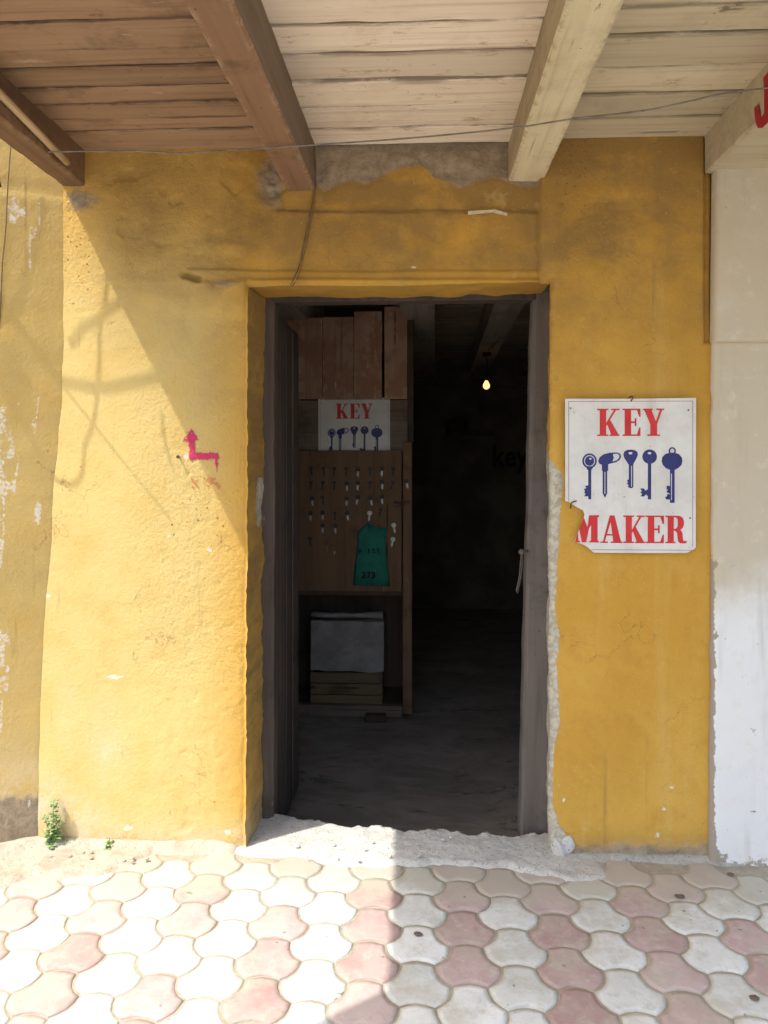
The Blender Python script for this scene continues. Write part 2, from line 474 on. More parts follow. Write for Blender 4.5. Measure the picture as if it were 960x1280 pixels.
M['pv_white'] = mat_paver('pale_paver', (0.66, 0.675, 0.63), (0.74, 0.75, 0.705), (0.43, 0.415, 0.32), (0.52, 0.52, 0.44))
M['pv_red'] = mat_paver('pink_paver', (0.44, 0.315, 0.29), (0.52, 0.395, 0.355), (0.34, 0.235, 0.205), (0.60, 0.50, 0.43))
M['joint'] = mat_simple('sandy_joint', (0.42, 0.375, 0.285), (0.32, 0.28, 0.21), 18, 0.95, 0.5)
M['street'] = mat_simple('pale_concrete_street', (0.33, 0.305, 0.265), (0.27, 0.25, 0.215), 3, 0.95, 0.3)
M['cement'] = mat_rubble('rough_cement', (0.54, 0.52, 0.465), (0.62, 0.60, 0.54), (0.28, 0.26, 0.225), 110)
M['dirt'] = mat_rubble('sandy_dirt', (0.48, 0.42, 0.33), (0.41, 0.35, 0.27), (0.30, 0.25, 0.19), 110)
M['grey_dust'] = mat_rubble('grey_dust_cement', (0.42, 0.40, 0.34), (0.35, 0.33, 0.28), (0.22, 0.20, 0.17), 110)
M['floor'] = None
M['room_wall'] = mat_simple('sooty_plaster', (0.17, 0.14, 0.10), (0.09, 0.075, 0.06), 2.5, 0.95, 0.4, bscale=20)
def mat_enamel():
    k = NT('white_enamel')
    c = k.co()
    base = k.mix(k.rng(k.noise(c, 6, 6, 0.7), 0.35, 0.7), (0.70, 0.68, 0.63), (0.60, 0.565, 0.51))
    base = k.mix(k.math('MULTIPLY', k.rng(k.noise(k.co(scale=(30, 30, 2)), 1, 4), 0.56, 0.75), 0.35), base, (0.50, 0.44, 0.36))
    base = k.mix(k.math('MULTIPLY', k.rng(k.noise(c, 55, 4, 0.6), 0.68, 0.74), 0.7), base, (0.34, 0.24, 0.16))
    k.out('Base Color', base); k.out('Roughness', 0.4)
    k.bump(k.noise(c, 4, 2), 0.2, 0.02)
    return k.m
M['enamel'] = mat_enamel()
M['red_paint'] = mat_simple('red_sign_paint', (0.60, 0.035, 0.035), (0.52, 0.03, 0.03), 9, 0.4)
M['blue_paint'] = mat_simple('navy_sign_paint', (0.035, 0.04, 0.16), (0.028, 0.03, 0.12), 9, 0.4)
M['rule'] = mat_simple('maroon_rule', (0.34, 0.05, 0.08), None, 9, 0.5)
M['glint'] = mat_simple('pale_sign_print', (0.66, 0.66, 0.68), None, 9, 0.4)
M['iron'] = mat_simple('rusty_iron', (0.10, 0.06, 0.045), (0.05, 0.04, 0.035), 40, 0.7, 0.3)
M['black_wire'] = mat_simple('black_cable', (0.03, 0.028, 0.026), (0.05, 0.045, 0.04), 30, 0.6)
M['brown_wire'] = mat_simple('dusty_brown_cable', (0.20, 0.14, 0.07), (0.14, 0.10, 0.055), 30, 0.8)
M['grey_wire'] = mat_simple('dusty_grey_wire', (0.26, 0.23, 0.19), (0.16, 0.14, 0.12), 30, 0.7)
M['spray'] = mat_simple('magenta_spray', (0.50, 0.045, 0.10), (0.42, 0.035, 0.10), 40, 0.8)
M['spray_faint'] = mat_simple('faded_spray', (0.56, 0.18, 0.08), (0.52, 0.24, 0.08), 40, 0.85)
M['black_paint'] = mat_simple('black_wall_paint', (0.012, 0.012, 0.012), (0.02, 0.02, 0.02), 20, 0.8)
M['red_letter'] = mat_simple('red_letter_paint', (0.46, 0.025, 0.035), (0.38, 0.02, 0.03), 20, 0.6)
M['steel'] = mat_simple('dull_steel', (0.44, 0.42, 0.38), (0.30, 0.28, 0.26), 60, 0.4, 0, 0.4)
M['key_dark'] = mat_simple('dark_key_bow', (0.035, 0.028, 0.025), (0.06, 0.05, 0.045), 60, 0.5)
M['bag'] = mat_simple('green_cloth', (0.03, 0.22, 0.155), (0.022, 0.16, 0.115), 14, 0.8, 0.3)
M['box'] = mat_simple('dusty_white_wrap', (0.30, 0.27, 0.245), (0.22, 0.195, 0.175), 7, 0.6, 0.6, bscale=14)
M['chalk'] = mat_simple('pale_splinter', (0.66, 0.56, 0.38), None, 30, 0.8)
M['leaf'] = mat_simple('weed_leaf', (0.19, 0.29, 0.095), (0.26, 0.36, 0.14), 60, 0.6)
M['stem'] = mat_simple('weed_stem', (0.16, 0.22, 0.07), None, 60, 0.7)
M['dry_leaf'] = mat_simple('dry_leaf', (0.17, 0.12, 0.09), (0.12, 0.09, 0.07), 60, 0.8)
M['roofing'] = mat_simple('weathered_roof_sheet', (0.20, 0.18, 0.16), (0.14, 0.12, 0.11), 4, 0.8, 0.2)
M['shade_cloth'] = mat_simple('grey_shade_cloth', (0.25, 0.27, 0.28), (0.20, 0.22, 0.23), 4, 0.6)
M['string'] = mat_simple('dirty_string', (0.15, 0.11, 0.09), (0.10, 0.075, 0.06), 60, 0.9)
M['socket'] = mat_simple('black_bakelite', (0.03, 0.025, 0.022), None, 20, 0.4)
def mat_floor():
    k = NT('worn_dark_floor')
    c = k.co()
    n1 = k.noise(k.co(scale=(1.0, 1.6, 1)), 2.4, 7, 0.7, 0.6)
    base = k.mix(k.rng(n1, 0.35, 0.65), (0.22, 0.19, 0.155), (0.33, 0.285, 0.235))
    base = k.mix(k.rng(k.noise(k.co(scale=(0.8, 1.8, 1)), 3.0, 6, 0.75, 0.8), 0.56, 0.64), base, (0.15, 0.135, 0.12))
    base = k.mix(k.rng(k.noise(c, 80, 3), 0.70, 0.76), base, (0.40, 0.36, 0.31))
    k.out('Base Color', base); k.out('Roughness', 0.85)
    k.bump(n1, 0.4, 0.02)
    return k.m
M['floor'] = mat_floor()
def mat_bulb():
    k = NT('lit_bulb_glass')
    k.out('Base Color', (1.0, 0.8, 0.5)); k.out('Emission Color', (1.0, 0.52, 0.17)); k.out('Emission Strength', 1.0)
    return k.m
M['bulb'] = mat_bulb()

# ================================================================== THE SETTING: street, pavement
o = mesh_from('street', [(-400, -800, -0.16), (400, -800, -0.16), (400, -1.76, -0.16), (-400, -1.76, -0.16)], [(0, 1, 2, 3)])
tag(link('street', o, M['street']), kind='structure')

pavement = link('pavement', mesh_from('pavement', [(-7, -1.75, -0.0036), (7, -1.75, -0.0036), (7, 0.06, -0.0036), (-7, 0.06, -0.0036),
                (-7, -1.75, -0.2), (7, -1.75, -0.2)], [(0, 1, 2, 3), (4, 5, 1, 0)]), M['joint'])
tag(pavement, kind='structure')

# pavers: hexagons whose sides bulge out and in by turns, so that they lock together
PS = 0.178                                   # row spacing
PC = 0.1528                                  # column spacing
def paver_outline(seg=4, shrink=0.0045, bul=0.0155):
    hw, hh, q = PC * 2 / 3, PS / 2, PC / 3
    V6 = [(-q, hh), (q, hh), (hw, 0), (q, -hh), (-q, -hh), (-hw, 0)]      # clockwise from top left
    sg = [1, -1, 1, -1, 1, -1]
    pts = []
    for i in range(6):
        a, b = np.array(V6[i]), np.array(V6[(i + 1) % 6])
        d = b - a; n = np.array([-d[1], d[0]]) / np.linalg.norm(d)
        if np.dot(n, (a + b) / 2) < 0: n = -n
        for s in range(seg):
            t = s / seg
            p = a + d * t + n * sg[i] * bul * math.sin(math.pi * t)
            pts.append(p)
    pts = np.array(pts)
    nx = np.roll(pts, -1, 0) - np.roll(pts, 1, 0)
    nrm = np.stack([-nx[:, 1], nx[:, 0]], 1); nrm /= np.linalg.norm(nrm, axis=1)[:, None]
    return pts, nrm
def paver_mesh(name, m, jit):
    pts, nrm = paver_outline()
    r_ = np.random.default_rng(jit)
    cen = pts.mean(0)
    s = 1 if np.dot(nrm[2], pts[2] - cen) > 0 else -1
    n = len(pts)
    sm = lambda a: (a + np.roll(a, 1) + np.roll(a, -1)) / 3
    def ring(off, z, w=0.0, wz=0.0):
        o_ = off + np.abs(sm(r_.normal(0, 1, n))) * w
        zz = z - np.abs(sm(r_.normal(0, 1, n))) * wz
        return [(p[0] - q[0] * s * d, p[1] - q[1] * s * d, h) for p, q, d, h in zip(pts, nrm, o_, zz)]
    e0 = ring(0.0020, -0.0060, 0.0012)
    rings = [[(x, y, -0.03) for x, y, z in e0], e0, ring(0.0045, -0.0008, 0.0014, 0.0007), ring(0.0205, 0.0, 0.001, 0.0003)]
    vs = [v for rg in rings for v in rg]
    fs = []
    for k in range(3):
        for i in range(n):
            j = (i + 1) % n
            fs.append((k * n + i, k * n + j, (k + 1) * n + j, (k + 1) * n + i))
    vs.append((cen[0], cen[1], 0.0001))
    fs += [(3 * n + i, 3 * n + (i + 1) % n, 4 * n) for i in range(n)]
    ed = [1.6] * n + [1.6] * n + list(0.85 + 0.3 * r_.random(n)) + list(0.25 * r_.random(n)) + [-0.15]
    me = mesh_from(name, vs, fs, False, {'edge': ed})
    bm = bmesh.new(); bm.from_mesh(me); bmesh.ops.recalc_face_normals(bm, faces=bm.faces)
    for f in bm.faces:
        if abs(f.normal.z) > 0.8: f.smooth = True
    bm.to_mesh(me); bm.free()
    me.materials.append(m)
    return me
pvm = {0: [paver_mesh('paver', M['pv_white'], q) for q in range(6)], 1: [paver_mesh('paver', M['pv_red'], 20 + q) for q in range(6)]}
odd_red = {(2, 0), (3, 0)}
for k in range(-14, 10):
    for r in range(0, 11):
        y = -0.098 - r * PS - (0 if k % 2 else PS / 2)
        y0 = y
        if y < -1.66: continue
        x = -0.006 + PC * k
        red = k % 2 == 1
        if (k, r) in ((2, 0), (6, 0), (-3, 1)) or random.random() < 0.02: red = not red
        p = link('paver', random.choice(pvm[int(red)]), None, pavement)
        p.location = (x + random.uniform(-.0012, .0012), y + random.uniform(-.0012, .0012), random.uniform(-.0015, .0012))
        p.rotation_euler = (random.gauss(0, .005), random.gauss(0, .005), random.gauss(0, .012))

# ================================================================== SHOP BUILDING
shop = empty('shop_building', (0, 0.15, 0), 'ochre limewashed shop front with a dark open doorway and small room behind', 'building')

CORN = lambda z: np.interp(survey(0 * z - 1.4, z)[1], [150, 250, 300, 430, 520, 600, 700, 800, 900, 1060], [76, 78, 79, 79, 76, 68, 64, 54, 50, 48])
def corner_x(z):
    z = np.asarray(z, float)
    u = CORN(z)
    a = u - PCX
    rx, ry = -SY * FOCAL + CY * a, CY * FOCAL + SY * a
    return rx * DIST / ry + 0.006 * vnoise(z * 9, z * 0, 3)
def line_x(z, vs, us):
    z = np.asarray(z, float)
    x = np.zeros_like(z) + 0.0
    for _ in range(2):
        v = survey(x, z)[1]
        u = np.interp(v, vs, us)
        a = u - PCX
        x = (-SY * FOCAL + CY * a) * DIST / (CY * FOCAL + SY * a)
    return x
jamb_l = lambda z: line_x(z, [340, 700, 1060], [310, 309, 307]) + 0.006 * fbm(z * 14, z * 0 + 2, 4, 5) * ss(0.0, 0.4, 2.2 - z) + 0.004 * vnoise(z * 60, z * 0, 8)
jamb_r = lambda z: line_x(z, [340, 560, 1060], [689, 687, 686]) + 0.008 * fbm(z * 10, z * 0 + 7, 3, 15) * ss(1.7, 1.4, z)
def head_z(x):
    u = survey(np.asarray(x, float), 2.2)[0]
    v = np.interp(u, [300, 500, 690], [358, 357, 352])
    dep = -SY * np.asarray(x) + CY * DIST
    return EYE + (HOR - v) * dep / FOCAL
TOPZ = 2.98
EDGE_R = lambda z: line_x(z, [170, 428, 700, 1080], [897, 897, 897, 897])

def facade_h(x, z):
    U, V = survey(x, z)
    h = 0.012 * fbm(x * 1.6, z * 1.6, 2, 21) + 0.0016 * fbm(x * 9, z * 9, 3, 31)
    rough = ss(150, 240, U) * ss(330, 290, U) * ss(380, 480, V) + 0.8 * ss(690, 700, U) * ss(790, 740, U) * ss(420, 330, V) + 0.7 * ss(75, 90, U) * ss(160, 120, U) * ss(480, 380, V)
    h = h + (0.0006 + 0.0009 * rough) * fbm(x * 42, z * 42, 3, 41)
    h = h - 0.0016 * rough * ss(0.20, 0.34, fbm(x * 24, z * 24, 3, 47))
    ul = ss(350, 280, U) * ss(110, 150, U) * ss(345, 310, V)
    h = h + ul * (0.004 * fbm(x * 13, z * 13, 4, 131) - 0.006 * ss(0.10, 0.22, fbm(x * 7, z * 9, 4, 137)))
    panel = ss(270, 345, U) * ss(676.5, 674, U) * ss(352, 346, V)
    h = h - 0.028 * panel
    led = ss(330, 360, U) * ss(676, 672, U)
    h = h + led * (0.016 * ss(260.5, 263, V + 3 * vnoise(x * 7, z * 0, 9)) - 0.004)
    l2 = ss(226, 240, U) * ss(680, 674, U)
    h = h + l2 * 0.013 * ss(336.5, 339.5, V + 2.5 * vnoise(x * 6, z * 0, 4)) * (1 - ss(330, 305, U) * ss(352, 344, V + 0 * V) * 0) * (1 - ss(340, 300, U) * ss(346, 372, V)) * (1 - ss(690, 680, U) * 0)
    # broken lintel end and hollow above the left jamb
    h = h + 0.014 * ss(236, 250, U) * ss(318, 300, U) * ss(350, 356, V + 4 * vnoise(x * 20, z * 0, 2)) * ss(400, 364, V)
    s_, t_ = (U - 240) * 0.94 + (V - 347) * 0.33, -(U - 240) * 0.33 + (V - 347) * 0.94
    h = h - 0.05 * np.exp(-(s_ / 12) ** 4 - (t_ / 3.6) ** 4)
    # cement gouges round the beam ends
    h = h - 0.02 * np.exp(-((U - 335) / 16) ** 2 - ((V - 225) / 28) ** 2) * (0.6 + 1.6 * fbm(x * 25, z * 25, 3, 77))
    h = h - 0.010 * cement_mask(U, V) * (1 + 1.5 * fbm(x * 11, z * 18, 4, 55))
    h = h - 0.016 * ss(880.0, 881.5, U) * ss(430, 426, V) - 0.02 * ss(890, 893, U)
    return h

def cement_mask(U, V):
    b = np.interp(U, [392, 403, 435, 460, 485, 500, 525, 545, 575, 600, 620, 645, 678], [226, 236, 222, 226, 212, 207, 203, 219, 230, 222, 216, 228, 232])
    m = ss(b + 12, b - 14, V) * ss(388, 396, U) * ss(680, 672, U)
    m2 = np.exp(-((U - 336) / 26) ** 2 - ((V - 228) / 46) ** 2) * 0.66
    m3 = 0.62 * np.exp(-((U - 100) / 34) ** 2 - ((V - 250) / 20) ** 2)
    m4 = np.exp(-((U - 285) / 30) ** 2 - ((V - 356) / 8) ** 2) * 0.6
    m5 = 0.75 * np.exp(-((V - 261.5) / 2.2) ** 2) * ss(345, 365, U) * ss(680, 660, U)
    m6 = 0.80 * ss(1034, 1080, V) * ss(698, 730, U) + 0.40 * ss(1030, 1064, V) * ss(320, 300, U)
    return np.clip(m + m2 + m3 + m4 + m5 + m6, 0, 1)
def peel_mask(U, V):
    b = np.interp(V, [560, 575, 590, 600, 640, 700, 760, 800, 830, 900, 940, 1000, 1030, 1050, 1075],
                  [684, 690, 700, 704, 700, 697, 694, 699, 695, 700, 692, 690, 698, 712, 722])
    return np.clip(0.5 + (b - U) / 14, 0, 1.3) * (U > 600) * ss(560, 585, V)
def chip_mask(U, V):
    m = np.zeros_like(U)
    for u, v, a, b in ((143, 846, 19, 4.5), (232, 571, 6, 7), (212, 670, 5, 3), (262, 688, 5, 5), (160, 1035, 11, 5), (285, 1040, 7, 5),
                       (840, 985, 5, 3), (822, 1045, 5, 6), (705, 1000, 4, 5), (517, 333, 5, 3), (830, 1012, 5, 3), (60, 745, 5, 6)):
        m = np.maximum(m, 0.8 * np.exp(-(((U - u) / a) ** 2 + ((V - v) / b) ** 2)))
    return m
def wall_attrs(x, z):
    U, V = survey(x, z)
    right = ss(330, 420, U)
    grime_shade = 1.0 * ss(480, 230, V) * right + 0.9 * ss(560, 280, V) * (1 - right) * ss(90, 170, U) + 0.35 * right * ss(640, 700, U) * ss(640, 450, V)  # mottled dirt, with shade under the canopy painted in toward the top
    grime_shade = grime_shade + 0.6 * ss(300, 360, U) * ss(690, 670, U) * ss(345, 330, V)  # lintel colour darkened further for the dim light it gets
    grime_shade = grime_shade + 0.9 * ss(215, 178, V) * ss(560, 690, U) + 0.5 * np.exp(-((U - 745) / 45) ** 2 - ((V - 310) / 28) ** 2) + 0.4 * np.exp(-((U - 290) / 30) ** 2 - ((V - 290) / 50) ** 2)  # darker band along the top right, and two dark spots
    grime_shade = grime_shade + 0.9 * ss(1025, 1075, V) * ss(700, 760, U) + 0.35 * np.exp(-((U - 270) / 45) ** 2 - ((V - 480) / 90) ** 2)
    base_line = 1035 - 65 * ss(170, 40, U)
    fade = 0.95 * ss(base_line - 35, base_line + 40, V) * ss(330, 290, U) + 0.6 * np.exp(-((U - 135) / 22) ** 2 - ((V - 930) / 50) ** 2)
    fade = fade + 0.5 * ss(1040, 1075, V) * ss(690, 740, U) + 0.35 * np.exp(-((U - 85) / 14) ** 2 - ((V - 900) / 60) ** 2)
    pits = 0.45 * np.exp(-((U - 100) / 28) ** 2 - ((V - 325) / 55) ** 2) + 0.30 * np.exp(-((U - 250) / 50) ** 2 - ((V - 640) / 90) ** 2) + 0.26 * ss(690, 700, U) * ss(780, 730, U) * ss(420, 250, V) + 0.12
    pale = ss(330, 230, U) * (0.35 + 0.65 * ss(230, 420, V)) * 0.95
    rough = ss(150, 220, U) * ss(318, 300, U) * ss(380, 470, V) * ss(900, 780, V) + 0.7 * ss(690, 700, U) * ss(790, 740, U) * ss(420, 330, V) + 1.1 * ss(340, 230, U) * ss(400, 320, V)
    return dict(rough=rough, pale=pale, grime_shade=grime_shade, fade=fade, pits=pits, peel=peel_mask(U, V), cement=cement_mask(U, V) * 1.05, chip=chip_mask(U, V))

def build_facade():
    NL, ND, NR, NB, NT_ = 118, 150, 88, 300, 112
    sL = np.linspace(0, 1, NL + 1); sD = np.linspace(0, 1, ND + 1)[1:]; sR = np.linspace(0, 1, NR + 1)[1:]
    tB = np.linspace(0, 1, NB + 1); tT = np.linspace(0, 1, NT_ + 1)[1:]
    xn = np.concatenate([-1.4 + (0.73) * sL, -0.67 + 1.18 * sD, 0.51 + 0.61 * sR])
    zt = head_z(xn) + 0.004 * vnoise(xn * 12, xn * 0, 6)
    Z = np.concatenate([-0.06 + (zt[None, :] + 0.06) * tB[:, None], zt[None, :] + (TOPZ - zt[None, :]) * tT[:, None]], 0)
    X = np.zeros_like(Z)
    a, b, c, d = corner_x(Z), jamb_l(Z), jamb_r(Z), EDGE_R(Z)
    n1, n2 = NL + 1, NL + 1 + ND
    X[:, :n1] = a[:, :n1] + (b - a)[:, :n1] * sL
    X[:, n1:n2] = b[:, n1:n2] + (c - b)[:, n1:n2] * sD
    X[:, n2:] = c[:, n2:] + (d - c)[:, n2:] * sR
    H = facade_h(X, Z)
    # soft arrises round the opening
    inz = Z < (zt + 0.02)[None, :]
    dl = np.where(X < b, b - X, 9); dr = np.where(X > c, X - c, 9)
    below = ss(0.02, 0.0, Z - zt[None, :])
    H = H - 0.014 * (np.exp(-dl / 0.010) + np.exp(-dr / 0.006)) * below
    dt = np.where((X >= b - .01) & (X <= c + .01), np.abs(Z - zt[None, :]), 9)
    H = H - 0.022 * np.exp(-dt / 0.018)
    H = H - 0.02 * ss(0.02, 0.0, X - a) * 0
    P = np.stack([X, -H, Z], -1).reshape(-1, 3)
    nr, nc = Z.shape
    F = grid_faces(nr, nc).reshape(nr - 1, nc - 1, 4)
    keep = np.ones((nr - 1, nc - 1), bool)
    keep[:NB, NL:NL + ND] = False
    faces = F[keep]
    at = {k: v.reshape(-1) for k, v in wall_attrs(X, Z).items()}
    # reveals
    parts, pa = [P], [at]
    base = len(P); fl = [faces]
    DEP, nd = 0.285, 14
    ds = np.linspace(0, 1, nd + 1)
    def reveal(xs, ys, zs, dx, dz, flip, seed, ui):
        nonlocal base
        n = len(xs)
        Xr = xs[:, None] + dx * ds[None, :]; Yr = ys[:, None] + (DEP - ys[:, None]) * ds[None, :]; Zr = zs[:, None] + dz * ds[None, :]
        bulge = 0.010 * fbm(Zr * 9 + Xr * 9, Yr * 9, 4, seed) * np.sin(np.pi * np.clip(ds, 0, 0.5))[None, :]
        if dz: Zr = Zr + bulge
        else: Xr = Xr + bulge
        parts.append(np.stack([Xr, Yr, Zr], -1).reshape(-1, 3))
        A = wall_attrs(Xr * 0 + xs[:, None], Zr * 0 + zs[:, None])
        A['chip'] = A['chip'] * 0; A['cement'] = A['cement'] * 0
        U, V = survey(Xr * 0 + xs[:, None], Zr * 0 + zs[:, None])
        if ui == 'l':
            A['grime_shade'] = A['grime_shade'] + 1.3  # reveal colour darkened for facing away from the sun, with some grime
            A['peel'] = 1.2 * np.exp(-((V - 632) / 34) ** 4 - ((ds[None, :] - 0.60) / 0.22) ** 2) + 0.75 * np.exp(-((V - 870) / 40) ** 4 - ((ds[None, :] - 0.9) / 0.10) ** 2)
        if ui == 'r':
            A['peel'] = np.where(V > 560, ss(540, 600, V) * 1.3, 0) * np.ones_like(Xr)
        pa.append({k: v.reshape(-1) for k, v in A.items()})
        fl.append(grid_faces(n, nd + 1, base, flip)); base += n * (nd + 1)
    Pg = P.reshape(nr, nc, 3)
    e = Pg[:NB + 1, NL]; reveal(e[:, 0], e[:, 1], e[:, 2], 0.020, 0, False, 61, 'l')
    e = Pg[:NB + 1, NL + ND]; reveal(e[:, 0], e[:, 1], e[:, 2], 0.042, 0, True, 62, 'r')
    e = Pg[NB, NL:NL + ND + 1]; reveal(e[:, 0], e[:, 1], e[:, 2], 0, 0.004, False, 63, 't')
    V_ = np.concatenate(parts); A_ = {k: np.concatenate([p[k] for p in pa]) for k in pa[0]}
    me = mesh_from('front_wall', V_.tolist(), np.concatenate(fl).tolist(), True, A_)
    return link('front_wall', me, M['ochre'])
front = build_facade()
pin(front, shop)

def wall_y(x, z):
    return -float(facade_h(np.array([[float(x)]]), np.array([[float(z)]]))[0, 0])

# core of the front wall and the room behind it
FLOORZ, CEILZ, BACKY = -0.28, 2.72, 6.05
mb = MB()
mb.box((-2.3, 0.06, -0.3), (-0.70, 0.30, 2.96)).box((0.60, 0.06, -0.3), (1.75, 0.30, 2.96)).box((-0.698, 0.062, 2.235), (0.598, 0.298, 2.958))
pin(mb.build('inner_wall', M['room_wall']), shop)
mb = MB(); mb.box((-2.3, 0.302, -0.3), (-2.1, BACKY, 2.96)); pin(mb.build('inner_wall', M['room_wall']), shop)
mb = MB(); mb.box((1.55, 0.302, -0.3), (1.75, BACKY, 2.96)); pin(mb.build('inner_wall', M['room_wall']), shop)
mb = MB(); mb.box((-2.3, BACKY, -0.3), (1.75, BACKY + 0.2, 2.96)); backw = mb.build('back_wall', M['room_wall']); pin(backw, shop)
xs = np.linspace(-2.1, 1.56, 90); ys = np.linspace(0.10, BACKY, 140)
X, Y = np.meshgrid(xs, ys)
Zf = FLOORZ + 0.012 * fbm(X * 2.5, Y * 2.5, 5, 91) + 0.06 * ss(0.75, 0.30, Y) * (0.6 + 0.8 * fbm(X * 4, Y * 4, 3, 92))
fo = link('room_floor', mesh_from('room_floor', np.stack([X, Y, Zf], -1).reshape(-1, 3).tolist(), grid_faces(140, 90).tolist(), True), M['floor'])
pin(fo, shop)
ceil = MB().box((-2.3, 0.302, 2.76), (1.75, BACKY + 0.2, 2.94)).build('room_ceiling', M['roofing'])
pin(ceil, shop)
cz = ceil
y = 0.31; i = 0
while y < BACKY - 0.05:
    w = random.uniform(0.15, 0.21)
    b = MB().box((-2.1, y + 0.004, 2.725 + random.uniform(-.004, .004)), (1.55, min(y + w, BACKY) - 0.004, 2.755)).build('ceiling_board', M['room_board'], ceil)
    y += w
def room_beam(x0, x1, slope, z0):
    pts = [(x0, 0.31, z0), (x1, 0.31, z0), (x1 + slope * 5.7, BACKY, z0), (x0 + slope * 5.7, BACKY, z0)]
    MB().prism(pts, (0, 0, 2.722 - z0)).build('ceiling_beam', M['dark_wood'], ceil, bevel=0.006)
room_beam(0.42, 0.61, 0.028, 2.49)
room_beam(-0.16, 0.065, 0.02, 2.50)
room_beam(1.05, 1.22, 0.02, 2.50)
room_beam(-1.0, -0.82, 0.02, 2.50)

# painted word and smudge on the back wall
def text_mesh(body, bold=0.0):
    cu = bpy.data.curves.new('t', 'FONT'); cu.body = body; cu.offset = bold; cu.resolution_u = 3
    ob = bpy.data.objects.new('t', cu); col.objects.link(ob)
    me = bpy.data.meshes.new_from_object(ob.evaluated_get(bpy.context.evaluated_depsgraph_get()))
    bpy.data.objects.remove(ob)
    return me
me = text_mesh('key', 0.02)
vx = np.array([v.co[:] for v in me.vertices])
a0, b0 = W(616, 583, BACKY - 0.004), W(661, 556, BACKY - 0.004)
hx = vx[:, 0]; hz = vx[:, 1]
kx = (b0.x - a0.x) / (hx.max() - hx.min()); kz = (b0.z - a0.z) / hz.max()
for v, p in zip(me.vertices, vx):
    v.co = (a0.x + (p[0] - hx.min()) * kx, BACKY - 0.004, a0.z + p[1] * kz)
kw = link('painted_word', me, M['black_paint']); kw.parent = backw; kw.matrix_parent_inverse = Matrix.Translation(shop.location).inverted() @ Matrix.Translation(shop.location)
kw.parent = shop; kw.matrix_parent_inverse = Matrix.Translation(shop.location).inverted()
# shelf on the back wall with a dark bundle on it
p0, p1 = W(560, 545, BACKY), W(618, 540, BACKY)
sh = MB().box((p0.x, BACKY - 0.18, p0.z), (p1.x, BACKY - 0.002, p1.z)).build('wall_shelf', M['cab_dark'], bevel=0.004)
tag(sh, 'dark wooden shelf board on the sooty back wall beneath the light bulb', 'shelf')
def blob(name, c, r, m, seed, n=14, amp=0.35):
    vs, fs = [], []
    for i in range(n + 1):
        th = math.pi * i / n
        for j in range(2 * n):
            ph = math.pi * j / n
            d = Vector((math.sin(th) * math.cos(ph), math.sin(th) * math.sin(ph), math.cos(th)))
            k = 1 + amp * float(fbm(np.array(d.x * 1.7 + d.z + seed), np.array(d.y * 1.7 - d.z), 3, seed))
            vs.append((c[0] + d.x * r[0] * k, c[1] + d.y * r[1] * k, c[2] + max(d.z, -0.55) * r[2] * k))
    for i in range(n):
        for j in range(2 * n):
            j2 = (j + 1) % (2 * n)
            fs.append((i * 2 * n + j, i * 2 * n + j2, (i + 1) * 2 * n + j2, (i + 1) * 2 * n + j))
    return link(name, mesh_from(name, vs, fs, True), m)
c = W(570, 525, BACKY - 0.09)
bd = blob('cloth_bundle', (c.x, BACKY - 0.10, p1.z + 0.065), (0.13, 0.07, 0.12), M['key_dark'], 3)
tag(bd, 'dark shapeless bundle sitting on the back wall shelf', 'bundle')

# door frame and leaf
frame = MB()
DY0, DY1 = 0.225, 0.315
pl0, pl1 = W(329, 372, DY0), W(346, 1040, DY0)
pr0, pr1 = W(657, 372, DY0), W(682, 1040, DY0)
zt_ = W(500, 371, DY0).z
fr = empty('door_frame', (0, 0, 0)); 
def post(name, uv_in_top, uv_in_bot, xo, m):
    a, b = W(*uv_in_top, DY0), W(*uv_in_bot, DY0)
    vs, fs = [], []
    n = 26
    for i in range(n + 1):
        t = i / n; z = -0.05 + (2.30 + 0.05) * t
        xi = b.x + (a.x - b.x) * t + 0.006 * float(vnoise(np.array(z * 5), np.array(3.0), 4)) + 0.002 * random.uniform(-1, 1)
        sgn = 1 if xi < xo else -1
        ch = 0.012 + 0.008 * random.random()
        ring = [(xo, DY0), (xi + sgn * ch, DY0 + 0.002 * random.random()), (xi, DY0 + ch), (xi, DY1), (xo, DY1)]
        if sgn < 0: ring = ring
        vs += [(x, y, z) for x, y in ring]
    for i in range(n):
        for k in range(5):
            k2 = (k + 1) % 5
            fs.append((i * 5 + k, i * 5 + k2, (i + 1) * 5 + k2, (i + 1) * 5 + k))
    fs += [(0, 1, 2, 3, 4), tuple(n * 5 + q for q in range(5))]
    me = mesh_from(name, vs, fs)
    bm = bmesh.new(); bm.from_mesh(me); bmesh.ops.recalc_face_normals(bm, faces=bm.faces); bm.to_mesh(me); bm.free()
    return link(name, me, m)
pin(post('door_post', (342, 372), (341, 1040), pl0.x - 0.03, M['door_wood']), shop)
pin(post('door_post', (667, 380), (650, 1040), pr1.x + 0.05, M['post_wood']), shop)
hd = MB().box((pl0.x, DY0 + 0.004, zt_ - 0.016), (pr1.x + 0.045, DY1 - 0.004, zt_ + 0.05)).build('door_head', M['door_wood'], bevel=0.004); pin(hd, shop)
bpy.data.objects.remove(fr)
lx = W(346, 700, 0.32).x - 0.004
leaf = empty('door', (lx, 0.32, FLOORZ)); leaf.parent = shop; leaf.matrix_parent_inverse = Matrix.Translation(shop.location).inverted()
y = 0.322
for i in range(4):
    w = 0.17
    b = MB().box((lx - 0.045, y, FLOORZ + 0.09), (lx - 0.012 + random.uniform(-.003, .003), y + w - 0.004, 2.19)).build('door_board', M['door_wood'], bevel=0.004)
    pin(b, leaf); b.matrix_parent_inverse = (Matrix.Translation(leaf.location)).inverted()
    y += w
